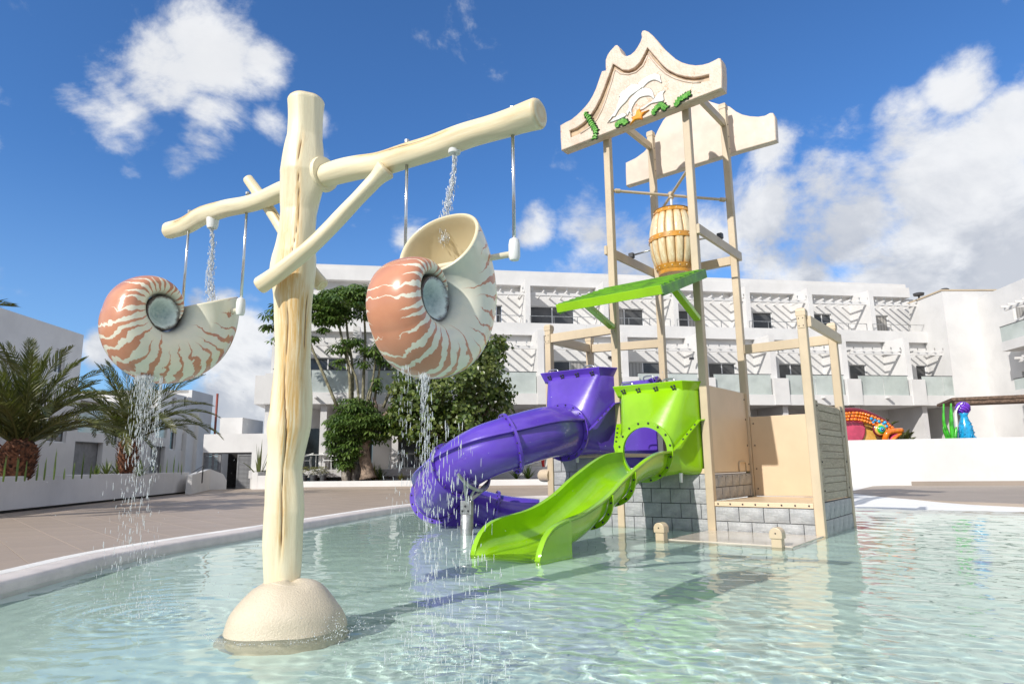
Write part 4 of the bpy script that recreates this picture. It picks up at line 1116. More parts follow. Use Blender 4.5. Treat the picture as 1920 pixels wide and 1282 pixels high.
# ------ nautilus shell buckets
m, g, b = new_mat('painted_shell')
th = g.n('ShaderNodeAttribute', attribute_name='turn').outputs['Fac']; v = g.n('ShaderNodeAttribute', attribute_name='inward').outputs['Fac']; inn = g.n('ShaderNodeAttribute', attribute_name='lining').outputs['Fac']
co = g.n('ShaderNodeTexCoord').outputs['Object']
wob = g.noise(co, 5.5, 4, .55); wob2 = g.noise(co, 17, 3, .5)
u = g.m('ADD', g.m('MULTIPLY', th, 4.3), g.m('ADD', g.m('MULTIPLY_ADD', wob, 2.3, -1.15), g.m('MULTIPLY_ADD', wob2, .4, -.2)))
u = g.m('ADD', u, g.m('MULTIPLY', v, .35))
wn = g.n('ShaderNodeTexWhiteNoise', noise_dimensions='1D'); g.put(wn.inputs['W'], g.m('FLOOR', u)); rn_ = wn.outputs['Value']
rn2 = g.m('FRACT', g.m('MULTIPLY', rn_, 7.31))
tri = g.m('MULTIPLY', g.m('ABSOLUTE', g.m('SUBTRACT', g.m('FRACT', u), .5)), 2)
# turn: 1.5 .. 7.0 (radians); older part is mostly terracotta at the rim
older = g.rng(th, 4.9, 2.6, 0, 1, True)
w0 = g.m('MULTIPLY', g.m('ADD', g.m('MULTIPLY', older, .40), .72), g.m('MULTIPLY_ADD', rn2, .5, .78))
vend = g.m('ADD', g.m('MULTIPLY_ADD', rn_, .32, .54), g.m('MULTIPLY', older, .06))
vend = g.m('MULTIPLY', vend, g.rng(th, 7.0, 6.0, .7, 1))
wd = g.m('MULTIPLY', w0, g.m('SUBTRACT', 1, g.m('POWER', g.m('DIVIDE', v, vend), 1.15)))
st_ = g.m('MULTIPLY', g.rng(g.m('SUBTRACT', wd, tri), -.02, .05, 0, 1), g.rng(v, 0, .001, 1, 1))
terra = g.mix(g.rng(wob, .3, .7), (.60, .265, .15), (.52, .215, .12)); cream = g.mix(g.rng(wob2, .3, .7), (.80, .75, .60), (.74, .72, .58))
c = g.mix(st_, cream, terra)
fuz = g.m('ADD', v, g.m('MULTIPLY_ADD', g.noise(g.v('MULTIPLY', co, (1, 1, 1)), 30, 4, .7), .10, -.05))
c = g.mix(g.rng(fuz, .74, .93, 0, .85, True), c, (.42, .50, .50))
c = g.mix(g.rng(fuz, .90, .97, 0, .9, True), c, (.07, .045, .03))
c = g.mix(inn, c, (.74, .64, .42))
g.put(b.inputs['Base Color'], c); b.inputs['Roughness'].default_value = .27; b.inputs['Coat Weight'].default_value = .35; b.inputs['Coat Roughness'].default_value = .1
M['shell'] = m
m, g, b = new_mat('shell_eye')
co = g.n('ShaderNodeTexCoord').outputs['Object']; rd = g.v('LENGTH', co, out=1)
gr = g.n('ShaderNodeTexGradient', gradient_type='RADIAL'); g.put(gr.inputs[0], co)
ry = g.noise(g.v('MULTIPLY', co, (26, 26, 26)), 1, 5, .7)
c = g.mix(g.rng(g.m('ADD', rd, g.m('MULTIPLY_ADD', ry, .03, -.015)), .070, .100, 0, 1, True), (.13, .23, .24), (.66, .74, .70)); c = g.mix(g.rng(g.m('ADD', rd, g.m('MULTIPLY_ADD', ry, .05, -.025)), .100, .122, 0, 1, True), c, (.06, .04, .03))
g.put(b.inputs['Base Color'], c); b.inputs['Roughness'].default_value = .25; b.inputs['Coat Weight'].default_value = .3; M['eye'] = m

TH = [-1.2, 0, 1.57, 3.14, 4.0, 4.71, 5.76, 6.6]; RR = [.10, .16, .25, .33, .43, .51, .60, .65]


def shell(name, label, center, rot, mirror=1):
    th1 = 6.60; NT, NP = 230, 96; secs = []
    def sec(t, shrink=1., rim=0.):
        Ro = float(np.interp(t, TH, RR)); Ri = max(.27*Ro, min(.112, Ro*.8))
        flare = 1+.05*max(0, (t-6.1)/.5)
        c0 = (Ro+Ri)/2; a = (Ro-Ri)/2*shrink; bw = (.085+.275*Ro)*shrink*flare; out = []
        for k in range(NP):
            q = 2*math.pi*k/NP; cq, sq = math.cos(q), math.sin(q)
            rr_ = c0+a*math.copysign(abs(cq)**.92, cq); y = bw*math.copysign(abs(sq)**.88, sq)*(1+.0*cq)
            out.append((rr_, y, min(k, NP-k)/(NP/2)))
        return out
    def place(rho, y, t):
        t = t+rot; return AH*(rho*math.cos(t))+ZZ*(rho*math.sin(t))+AX*y
    ts = np.linspace(-.35, th1, NT); vs = []; turn = []; inw = []; lin = []; fs = []
    def row(t, shr, li, dy=0., outer=1.):
        for rho, y, v_ in sec(t, shr):
            vs.append(place(rho, y, t+dy)); turn.append(t); inw.append(v_); lin.append(li)
    for t in ts: row(t+0., 1., 0)
    nrow = NT
    # thick rounded lip, then the lining back inside
    for t, shr, li in ((th1+.018, .985, .9), (th1+.026, .955, 1), (th1+.018, .925, 1), (th1-.01, .905, 1)): row(t, shr, li); nrow += 1
    for t in np.linspace(th1-.1, th1-2.2, 30): row(t, .90, 1); nrow += 1
    fs = [(i*NP+k, (i+1)*NP+k, (i+1)*NP+(k+1) % NP, i*NP+(k+1) % NP) for i in range(nrow-1) for k in range(NP)]
    fs.append(tuple(range(NP))); fs.append(tuple((nrow-1)*NP+k for k in range(NP-1, -1, -1)))
    me = bpy.data.meshes.new('shell_body'); me.from_pydata([tuple(v_) for v_ in vs], [], fs); me.shade_smooth()
    for nm, arr in (('turn', turn), ('inward', inw), ('lining', lin)): me.attributes.new(nm, 'FLOAT', 'POINT').data.foreach_set('value', arr)
    root = thing(name, label, 'shell bucket', center, 0, 'nautilus buckets hung from the log arm')
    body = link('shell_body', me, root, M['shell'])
    for s_ in (1, -1):
        # concave painted eye in the middle of each side
        mb = MB(); mb.lathe([(.001, -.085), (.035, -.078), (.065, -.058), (.095, -.026), (.118, .0), (.128, -.012), (.13, -.05)], 40, ax=AX*s_, caps=False)
        e = mb.build('shell_eye', M['eye'], root, smooth=True, loc=AX*(s_*.122)+AH*(.02*math.sin(rot))-ZZ*.02*math.cos(rot))
    return root


def rod(root, pivot, end_s, top_z, loc):
    """pivot: axle point; end_s: +1/-1 side; builds axle stub, joint and hanging rod (in root space)"""


def shell_set(name, label, rodA, rodB, pz, rot, umb, apx):
    mid_ = (rodA+rodB)/2; half = (rodA-rodB).length/2
    pl = Vector((mid_.x, mid_.y, 0))+AX*.16
    c_ = on(umb[0], umb[1], pl, AX)-AX*.16
    root = shell(name, label, c_, rot)
    for s_, rp_ in ((1, rodA), (-1, rodB)):
        j = Vector((rp_.x, rp_.y, pz)); loc = j-c_
        topz = arm_at(*apx[0 if s_ > 0 else 1]).z+.085
        MB().tube([loc+ZZ*.03, Vector((loc.x, loc.y, topz-c_.z))], .0105, 10).build('hanging_rod', M['bright_steel'], root, smooth=True)
        MB().lathe([(.001, -.045), (.026, -.04), (.034, -.02), (.034, .055), (.028, .085), (.012, .095)], 18, loc).build('rod_joint', M['whiteplastic'], root, angle=40)
        MB().lathe([(.018, 0), (.018, .018), (.008, .024)], 8, Vector((loc.x, loc.y, topz-c_.z-.004))).build('nut', M['steel'], root)
    a = Vector((rodA.x, rodA.y, pz))-c_; b_ = Vector((rodB.x, rodB.y, pz))-c_
    MB().tube([a, b_], .019, 14).build('axle', pm('cream_axle', (.72, .66, .50), .35, .03), root, smooth=True)
    return root, c_


s1, SC1 = shell_set('shell_bucket', 'striped nautilus bucket hanging at the far left end of the log, seen side-on', Vector((-2.08, 5.00, 0)), Vector((-2.70, 5.34, 0)), 2.20, .02, (314, 580), ((453, 386), (341, 423)))
s2, SC2 = shell_set('shell_bucket', 'striped nautilus bucket at the near right end of the log, cream mouth facing us', Vector((.02, 3.76, 0)), Vector((-.68, 4.13, 0)), 2.22, .78, (826, 552), ((957, 229), (754, 297)))
# water nozzles under the arm
NZ = [arm_at(398, 425), arm_at(852, 284)]
for p in NZ: MB().tube([p+ZZ*.07, p+ZZ*.01, p-ZZ*.015], [.05, .045, .038], 14).build('nozzle', M['whiteplastic'], tree, angle=40)
# ------------------------------------------------------------------ buildings
class Facade:
    """a vertical reference plane: s along it, d outwards (towards the pool), z up"""
    def __init__(f, o, t, root, mat='white'):
        f.o = Vector((o[0], o[1], 0)); f.t = Vector((t[0], t[1], 0)).normalized(); f.n = Vector((f.t.y, -f.t.x, 0)); f.root = root; f.mat = mat
        if f.n.dot(-f.o) < 0: f.n = -f.n
    def sz(f, x, y, d=0.):
        p = on(x, y, f.o+f.n*d, f.n); return (p-f.o).dot(f.t), p.z
    def s(f, x, y, d=0.): return f.sz(x, y, d)[0]
    def z(f, x, y, d=0.): return f.sz(x, y, d)[1]
    def bx(f, mb, s0, s1, d0, d1, z0, z1): mb.frame(f.o, f.t, f.n, ZZ, s0, s1, d0, d1, z0, z1); return mb
    def part(f, name, s0, s1, d0, d1, z0, z1, mat=None, parent=None, bev=0.):
        return f.bx(MB(), s0, s1, d0, d1, z0, z1).build(name, M[mat or f.mat], parent or f.root, bev=bev)
    def wall(f, s0, s1, z0, z1, holes, d=0., th=.22, name='wall', mat=None):
        """wall with real openings, built from the pieces between them"""
        S_ = sorted({s0, s1, *[h[0] for h in holes], *[h[1] for h in holes]}); mb = MB()
        S_ = [q for q in S_ if s0 <= q <= s1]
        for a, b_ in zip(S_[:-1], S_[1:]):
            m_ = (a+b_)/2; hs = sorted([(h[2], h[3]) for h in holes if h[0] < m_ < h[1]]); z = z0
            for h0, h1 in hs:
                if h0 > z: f.bx(mb, a, b_, d-th, d, z, h0)
                z = max(z, h1)
            if z < z1: f.bx(mb, a, b_, d-th, d, z, z1)
        o = mb.build(name, M[mat or f.mat], f.root)
        bm = bmesh.new(); bm.from_mesh(o.data); bmesh.ops.remove_doubles(bm, verts=bm.verts, dist=.0005)
        seen = {}
        for fc in bm.faces:
            k = tuple(sorted(v.index for v in fc.verts)); seen.setdefault(k, []).append(fc)
        bmesh.ops.delete(bm, geom=[q for v in seen.values() if len(v) > 1 for q in v], context='FACES_ONLY'); bm.to_mesh(o.data); bm.free()
        return o
    def window(f, s0, s1, z0, z1, d=0., panes=2, glass='glassdark', fw=.05, name='window', rec=.10):
        mb = MB(); a, c_ = d-rec-.05, d-rec
        f.bx(mb, s0, s1, a, c_, z0, z0+fw); f.bx(mb, s0, s1, a, c_, z1-fw, z1); f.bx(mb, s0, s0+fw, a, c_, z0+fw, z1-fw); f.bx(mb, s1-fw, s1, a, c_, z0+fw, z1-fw)
        for k in range(1, panes):
            q = s0+(s1-s0)*k/panes; f.bx(mb, q-fw*.6, q+fw*.6, a, c_+.01, z0+fw, z1-fw)
        w = mb.build(name, M['frame'], f.root)
        for k in range(panes):
            q0 = s0+fw+(s1-s0-2*fw)*k/panes+.01; q1 = s0+fw+(s1-s0-2*fw)*(k+1)/panes-.01
            f.bx(MB(), q0, q1, a+.012+.006*(k % 2), a+.026+.006*(k % 2), z0+fw-.005, z1-fw+.005).build('pane', M[glass], w)
        return w


hotel = thing('hotel_building', 'long white three-storey hotel block with slatted pergolas and glass balconies behind the tower', 'building')
HT = (.987, .162); HO = (-11.6, 33.4)
H = Facade(HO, HT, hotel)
s = H.s
zSlabB = H.z(600, 757); zSlabT = H.z(600, 735); zRail = H.z(1430, 701)
zF1 = zSlabB+.28                                   # first floor level
L0, L1e = H.s(480, 730), H.s(1812, 730)
dW1, dL2, dW2, dR = -2.2, -1.9, -4.2, -3.7
z2b, z2t = H.z(1300, 634, dL2), H.z(1300, 612, dL2)
zR0, zR1 = H.z(1300, 545, dR), H.z(1300, 526, dR)
zG = .93
sR2 = H.s(1742, 600, dL2)                          # right end of the second floor
sL2 = H.s(545, 600, dL2)
# slabs and parapets
H.part('floor_slab', L0+.05, L1e+1, -5, 0, zSlabB, zSlabB+.25)
H.part('balcony_upstand', L0+.05, L1e, -.16, .002, zSlabB+.002, zSlabT)
H.part('parapet', sL2, sR2+1.8, dL2-.2, dL2, z2b, z2t)
H.part('floor_slab', sL2-.02, sR2+1.6, -7, dL2-.19, z2b+.01, z2b+.28)
H.part('roof_slab', sL2-.3, sR2+.4, -9, dR, zR0, zR1)
H.part('roof_parapet', sL2-.28, sR2+.2, -9.2, dR-.05, zR1-.003, zR1+.25)
H.part('terrace_floor', L0+.2, L1e, -5, 1.5, zG-.35, zG, 'white2')
H.part('roof_end_block', H.s(905, 520, -6), H.s(1000, 520, -6), -8, -6, zR1, zR1+.35)
# left end: side balcony box and end pier
H.part('side_box', H.s(478, 730), H.s(508, 730), -2.8, .05, zSlabB-.02, H.z(490, 704))
H.part('end_pier', H.s(493, 800), H.s(510, 800), -1.2, -.3, zG-.3, zSlabB)
# walls with openings, first and second floor
W1x = [(578, 650), (700, 742), (1032, 1106), (1172, 1240), (1329, 1380), (1461, 1506), (1593, 1625), (1718, 1738)]
W2x = [(930, 942), (994, 1077), (1135, 1207), (1271, 1311), (1376, 1448), (1524, 1559), (1602, 1619), (1642, 1665), (640, 680), (800, 860)]
def ws(xs_, y, d): return [(H.s(a, y, d), H.s(b_, y, d)) for a, b_ in xs_]
t1 = H.z(1205, 678, dW1); t2 = H.z(1205, 579, dW2)
h1 = [(a, b_, zF1+.02, t1) for a, b_ in ws(W1x, 690, dW1)]; h2 = [(a, b_, z2b+.30, t2) for a, b_ in ws(W2x, 590, dW2)]
H.wall(L0+.3, L1e+1, zF1-.03, z2b+.02, h1, dW1); H.wall(sL2, sR2+1.6, z2b+.28, zR0+.01, h2, dW2)
for a, b_, c_, d_ in h1: H.window(a, b_, c_, d_, dW1, 2 if b_-a > 1.2 else 1)
for a, b_, c_, d_ in h2: H.window(a, b_, c_, d_, dW2, 2 if b_-a > 1.2 else 1)
# ground floor: shaded rooms behind the terrace
h0 = [(H.s(568, 830, -3.2), H.s(700, 830, -3.2), zG+.02, zG+2.25), (H.s(742, 830, -3.2), H.s(860, 830, -3.2), zG+.02, zG+2.25), (H.s(1735, 830, -3.2), H.s(1760, 830, -3.2), zG+.02, zG+2.1), (H.s(1500, 800, -3.2), H.s(1540, 800, -3.2), zG+.02, zG+2.1)]
H.wall(L0+.3, L1e+3, zG, zSlabB, h0, -3.2, mat='white2')
for a, b_, c_, d_ in h0: H.window(a, b_, c_, d_, -3.2, 3 if b_-a > 2 else 1)
# cross walls between the rooms (fins)
for x in (505, 660, 873, 1012, 1172, 1315, 1452, 1588, 1708):
    q = H.s(x, 680); 
    H.part('cross_wall', q-.02, q+.32, dW1, -.35 if x > 600 else -.6, zF1-.02, z2b)
    H.part('balcony_box', q-.15, q+.75, -.45, .06, zSlabB+.01, zRail+.02-.25)
for x in (985, 1131, 1262, 1398, 1515, 1630, 840, 700):
    q = H.s(x, 570, dL2-.4); H.part('cross_wall', q, q+.30, dW2, dL2-.35, z2b+.27, zR0)
for x in (600, 735, 893, 1040, 1190, 1330, 1469, 1604, 1731):
    q = H.s(x, 810, -.5); H.part('cross_wall', q, q+.32, -3.2, -.35, zG, zSlabB+.01, 'white2')
# glass balustrades between the boxes, with a thin dark handrail
xs_ = [508, 660, 873, 1012, 1172, 1315, 1452, 1588, 1708, 1812]
for a, b_ in zip(xs_[:-1], xs_[1:]):
    s0, s1_ = H.s(a, 710)+(.78 if a > 510 else .1), H.s(b_, 710)-.18; m_ = (s0+s1_)/2
    rl = H.part('handrail', s0-.05, s1_+.05, -.10, -.06, zRail-.02, zRail+.012, 'darkmetal')
    for u0, u1 in ((s0, m_-.015), (m_+.015, s1_)): H.part('glass_panel', u0, u1, -.085, -.073, zSlabT-.04, zRail-.02, 'glassrail', rl)
# thin railing of the second floor
zr2 = H.z(1300, 598, dL2)
xs_ = [700, 840, 985, 1131, 1262, 1398, 1515, 1630, 1742]
for a, b_ in zip(xs_[:-1], xs_[1:]):
    s0, s1_ = H.s(a, 600, dL2)+.3, H.s(b_, 600, dL2)-.1; mb = MB(); H.bx(mb, s0, s1_, dL2-.16, dL2-.12, zr2-.03, zr2)
    for q in np.linspace(s0, s1_-.03, 4): H.bx(mb, q, q+.03, dL2-.155, dL2-.125, z2t-.02, zr2-.03)
    mb.build('railing', M['steel'], hotel)
# pergolas: rafters and a front beam; their shadows fall on the walls behind
def pergola(sa, sb, d0, d1, z, n_, par):
    f_ = H.part('pergola_beam', sa, sb, d1-.24, d1-.14, z-.30, z-.13, parent=par)
    for k in range(n_):
        q = sa+.12+(sb-sa-.24)*k/(n_-1); H.part('pergola_rafter', q-.022, q+.022, d0, d1, z-.10, z+.0, parent=f_)
        if n_ > 3: H.bx(MB(), q-.03, q+.03, d1-.02, d1+.01, z+.0, z+.13).build('beam_clip', M['steel'], f_)
xs1 = [660, 873, 1012, 1172, 1315, 1452, 1588, 1708, 1818]
for a, b_ in zip(xs1[:-1], xs1[1:]): pergola(H.s(a, 655, -.6)+.30, H.s(b_, 655, -.6)-.02, dW1, -.55, H.z(1300, 648, -.5), 7, hotel)
pergola(H.s(510, 655, -.6)+.1, H.s(655, 655, -.6), dW1, -.55, H.z(1300, 648, -.5), 7, hotel)
xs2 = [840, 985, 1131, 1262, 1398, 1515, 1630, 1735]
for a, b_ in zip(xs2[:-1], xs2[1:]): pergola(H.s(a, 550, dL2-.5)+.30, H.s(b_, 550, dL2-.5)-.02, dW2, dL2-.5, H.z(1300, 552, dL2-.5), 7, hotel)
# small wall lamps, drain spouts
for x, y, d in ((888, 568, dW2+.05), (1024, 673, -.3), (1140, 670, dW1), (1292, 672, -.3), (1424, 672, dW1), (1676, 676, dW1), (1714, 588, dW2)):
    p, z = H.sz(x, y, d); H.part('wall_lamp', p, p+.22, d, d+.16, z-.08, z+.06, 'darkmetal')
for x in (590, 628, 1540, 1660, 1782):
    p, z = H.sz(x, 745); H.part('drain_spout', p, p+.13, 0, .35, z-.05, z+.05, 'white')
for x, dz_ in ((672, .3), (696, .42), (1768, .3)):
    p, z = H.sz(x, 522, -6); MB().lathe([(.05, -.3), (.05, 0), (.28, .02), (.30, .10), (.20, .16), (0, .17)], 14, H.o+H.t*p+H.n*-6+ZZ*(zR1+.25+dz_)).build('roof_vent', M['darkmetal'], hotel, angle=40)
H.part('plant_room', H.s(662, 522, -6), H.s(715, 522, -6), -7.5, -6, zR1, zR1+.55)

# corner block and right wing
corner = thing('corner_block', 'plain white windowless stair block at the right end of the hotel', 'building')
K = on(1806, 850, (HO[0]+HT[0]*28, HO[1]+HT[1]*28, 0), (HT[1], -HT[0], 0)); kz = Yp(1804, 545, K.y).z
tl = Vector((-.02, 1.0, 0)).normalized(); q0 = Vector((K.x, K.y, 0)); q1 = q0+tl*3.4; q2 = q0+Vector((5.2, .2, 0)); q3 = q2+tl*3.6
zc_ = Yp(1804, 545, q0.y-0).z
vs = [q0, q2, q3, q1]; mb = MB(); mb.add([v_+ZZ*(zG-.5) for v_ in vs]+[v_+ZZ*zc_ for v_ in vs], [(0, 1, 5, 4), (1, 2, 6, 5), (2, 3, 7, 6), (3, 0, 4, 7), (4, 5, 6, 7)])
mb.build('wall', M['white'], corner)
mb = MB(); cc = sum(vs, Vector((0, 0, 0)))/4; ov_ = [cc+(v_-cc)*1.02 for v_ in vs]
mb.add([v_+ZZ*(zc_+.001) for v_ in ov_]+[v_+ZZ*(zc_+.09) for v_ in ov_], [(0, 1, 5, 4), (1, 2, 6, 5), (2, 3, 7, 6), (3, 0, 4, 7), (4, 5, 6, 7), (3, 2, 1, 0)]); mb.build('coping', M['tan'], corner)
MB().lathe([(.05, 0), (.06, .25), (.3, .28), (.33, .42), (.2, .46), (0, .47)], 14, q1.lerp(q0, .35)+ZZ*zc_).build('roof_vent', M['darkmetal'], corner, angle=40)

wing = thing('right_wing', 'white hotel wing with stacked glass balconies at the right edge of the photo', 'building')
WO = Yp(1868, 800, q2.y-.3); WGF = Facade((WO.x, WO.y), (-.10, -.995), wing)
if WGF.n.x > 0: WGF.n = -WGF.n
def wz(x, y, d=0): return WGF.z(x, y, d)
wr = wz(1900, 530); WGF.wall(-2, 22, zG-.8, wr, [(3.0, 5.2, wz(1900, 700)-1.6, wz(1900, 700)), (3, 5.2, wz(1900, 590)-.3, wz(1900, 590)+.6)], 0)
for a, b_, c_, d_ in ((3.0, 5.2, wz(1900, 700)-1.6, wz(1900, 700)), (3, 5.2, wz(1900, 590)-.3, wz(1900, 590)+.6)): WGF.window(a, b_, c_, d_, 0)
for (xx, yt, ym, yb) in ((1876, 612, 642, 660), (1888, 712, 734, 752)):
    d0 = 1.3; s0 = WGF.s(xx, 640, d0); zt, zm, zb = WGF.z(xx, yt, d0), WGF.z(xx, ym, d0), WGF.z(xx, yb, d0)
    WGF.part('balcony_slab', s0, 20, 0, d0, zb, zm); rl = WGF.part('handrail', s0, 20, d0-.08, d0-.04, zt-.03, zt, 'darkmetal')
    WGF.part('glass_panel', s0+.02, s0+2.4, d0-.07, d0-.055, zm-.02, zt-.03, 'glassrail', rl); WGF.part('glass_panel', s0+2.45, s0+5, d0-.07, d0-.055, zm-.02, zt-.03, 'glassrail', rl)
    WGF.part('glass_panel', s0+.0, s0+.012, .0, d0-.08, zm-.02, zt-.03, 'glassrail', rl)
    f_ = WGF.part('pergola_beam', s0+.2, 14, .9, 1.0, zt+.85, zt+1.0)
    for k in range(9): WGF.part('pergola_rafter', s0+.3+k*.6, s0+.38+k*.6, 0, 1.25, zt+1.0, zt+1.12, parent=f_)
# ------ white wall on the right, with the brown canopy behind
rw = thing('garden_wall', 'long plain white rendered wall behind the pool on the right', 'wall')
a, b_ = Vector((9.2, 26.55, 0)), Vector((30.0, 21.35, 0)); t = (b_-a).normalized(); nn = Vector((t.y, -t.x, 0))
zt = on(1760, 822, a, nn).z
mb = MB(); mb.frame(a, t, nn, ZZ, 0, 22, -.25, 0, 0, zt); mb.build('wall', M['white'], rw, bev=.01)
mb = MB(); mb.frame(a, t, nn, ZZ, 5.6, 22, .002, .03, DZ, DZ+.16); mb.build('skirting', M['farpave'], rw)
# terrace level behind that wall
mb = MB(); mb.frame(a, t, nn, ZZ, -3, 30, -16, -.26, 0, zG); o = mb.build('raised_terrace', M['farpave']); tag(o, kind='structure')
can = thing('canopy', 'brown thatched flat canopy on a dark post at the right edge above the white wall', 'canopy')
c0 = Yp(1790, 750, 27.6); c1 = Yp(1960, 732, 26.4)
d_ = (c1-c0); d_.z = 0; d_.normalize(); nn_ = Vector((-d_.y, d_.x, 0))
c0 = Vector((c0.x, c0.y, 0)); z0 = Yp(1790, 751, 27.6).z
mb = MB(); mb.frame(c0, d_, nn_, ZZ, -.1, 9, 0, 3.4, z0, z0+.13); mb.build('roof', M['brownroof'], can, bev=.02)
mb = MB(); mb.frame(c0, d_, nn_, ZZ, -.0, 9, .05, .15, z0-.14, z0-.002); mb.build('edge_beam', M['brownroof'], can)
for q in (.05, 6.0):
    mb = MB(); mb.frame(c0, d_, nn_, ZZ, q, q+.10, .05, .15, zG, z0-.142); mb.build('post', M['darkmetal'], can)

# ------ low planter wall of the terrace with red soil
pl = thing('planter', 'low white planter wall with red volcanic soil in front of the hotel terrace', 'planter')
a, b_ = Vector((-11.9, 31.0, 0)), Vector((9.0, 28.6, 0)); t = (b_-a).normalized(); nn = Vector((t.y, -t.x, 0)); PLO, PLT, PLN = a, t, nn
ztop = on(700, 901, a, nn).z
LNP = (b_-a).length
mb = MB(); mb.frame(a, t, nn, ZZ, 1.8, LNP, -.22, 0, 0, ztop); mb.build('wall', M['white'], pl, bev=.01)
mb = MB(); mb.frame(a, t, nn, ZZ, 1.8, LNP, .002, .02, DZ, DZ+.07); mb.build('skirting', M['farpave'], pl)
mb = MB(); mb.frame(a, t, nn, ZZ, 1.9, LNP, -3.0, -.22, 0, ztop-.03); mb.build('soil', M['earth'], pl)
mb = MB(); z9 = on(480, 885, a, nn).z; mb.frame(a, t, nn, ZZ, .0, .28, -1.4, 0, 0, z9); mb.frame(a, t, nn, ZZ, .28, 1.798, -.22, -.002, 0, ztop+.28); mb.frame(a, t, nn, ZZ, .28, 1.798, -1.4, -1.2, 0, z9); mb.build('corner_box', M['white'], pl, bev=.01)
mb = MB(); mb.frame(a, t, nn, ZZ, 1.6, LNP+4, -3.25, -3.01, 0, zG); mb.build('terrace_plinth', M['white'], pl)
def on_soil(x, back): return Vector(((q_ := on(x, 890, PLO-PLN*back, PLN)).x, q_.y, ztop-.03))

# ------ utility building with louvred shutters, ramp wall and handrail
ut = thing('utility_building', 'small flat-roofed white building with grey louvred doors standing open on a dark interior', 'building')
UF = Facade((-13.6, 32.2), (1, .0), ut)
sa, sb = UF.s(380, 850), UF.s(497, 850); zt = UF.z(440, 813)
o0, o1, zo = UF.s(379, 870), UF.s(471, 870), UF.z(430, 848)
UF.wall(sa, sb+.5, 0, zt, [(o0, o1, -.5, zo)], 0); UF.part('roof', sa, sb+.5, -6, -.22, zt-.2, zt); 
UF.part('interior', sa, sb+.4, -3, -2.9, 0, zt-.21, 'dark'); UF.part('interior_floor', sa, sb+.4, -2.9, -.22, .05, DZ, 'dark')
UF.part('side_wall', sb+.3, sb+.5, -6, -.22, 0, zt-.2)
fr_ = UF.part('door_frame', o0, o1, -.18, -.10, zo-.06, zo, 'louvre')
for (x0, x1) in ((379, 411), (442, 470)):
    u0, u1 = UF.s(x0, 880), UF.s(x1, 880); mb = MB()
    for z0_, z1_ in ((DZ, DZ+.12), (zo-.16, zo-.07)): UF.bx(mb, u0, u1, -.16, -.11, z0_, z1_)
    UF.bx(mb, u0, u0+.07, -.16, -.11, DZ+.12, zo-.16); UF.bx(mb, u1-.07, u1, -.16, -.11, DZ+.12, zo-.16)
    dr = mb.build('door', M['louvre'], ut); z_ = DZ+.13; lm = None
    while z_ < zo-.19:
        if lm is None:
            l = MB(); l.frame((0, 0, 0), UF.t, UF.n, ZZ, .0, u1-u0-.14, -.035, .0, .0, .012); 
            l.v = [(v_[0], v_[1], v_[2]+(-.045 if (Vector(v_).dot(UF.n) > -.01) else 0)) for v_ in l.v]; lm = l.mesh('slat')
        link('slat', lm, dr, M['louvre'], UF.o+UF.t*(u0+.07)+UF.n*-.115+ZZ*(z_+.045)); z_ += .06
# roof-top volumes behind
for i, (x0, x1, y0, Y_) in enumerate(((412, 454, 783, 36),)):
    p, q = Yp(x0, 800, Y_), Yp(x1, 800, Y_); bt = thing('rear_block', 'small plain white cube-like building rising behind the flat roof with louvred doors', 'building')
    mb = MB(); mb.box(p.x, q.x, Y_, Y_+3, 0, Yp(x0, y0, Y_).z); mb.build('wall', M['white'], bt)
    mb = MB(); p2, q2_ = Yp(462, 800, 37), Yp(467, 800, 37); mb.box(p2.x, q2_.x, 37, 37.3, 0, Yp(462, 786, 37).z); mb.build('chimney', M['white'], bt)
rp_ = thing('ramp_wall', 'low white rounded end wall of the ramp beside the louvred doors', 'wall')
mb = MB(); pa, pb_, pc = Zp(358, 926, DZ), Zp(392, 918, DZ), Zp(424, 917, DZ)
def wall_seg(mb, a, b_, za, zb_, th=.2):
    a = Vector((a.x, a.y, 0)); b_ = Vector((b_.x, b_.y, 0)); t_ = (b_-a).normalized(); n_ = Vector((-t_.y, t_.x, 0))*th
    mb.add([a, b_, b_+n_, a+n_, a+ZZ*za, b_+ZZ*zb_, b_+n_+ZZ*zb_, a+n_+ZZ*za], [(0, 1, 5, 4), (1, 2, 6, 5), (2, 3, 7, 6), (3, 0, 4, 7), (4, 5, 6, 7)])
zA = lambda x, y, p: Yp(x, y, p.y).z
q_ = pb_.lerp(pc, .75)
wall_seg(mb, pb_, q_, zA(392, 879, pb_), zA(416, 888, q_)); wall_seg(mb, q_, pc, zA(416, 888, q_), zA(424, 900, pc)); wall_seg(mb, pa, pb_, zA(358, 890, pa), zA(392, 879, pb_))
mb.build('wall', M['white'], rp_)
hr = thing('handrail', 'thin black sloping metal handrail beside the planter wall, left of the louvred doors', 'handrail')
a, b_ = Yp(360, 886, pa.y+1), Yp(381, 873, pa.y+2.5); MB().tube([a, b_], .022, 8).build('rail', M['darkmetal'], hr)
MB().tube([a-ZZ*.12, b_-ZZ*.12], .016, 8).build('rail', M['darkmetal'], hr); MB().tube([b_+ZZ*.03, b_-ZZ*.7], .025, 8).build('post', M['darkmetal'], hr)

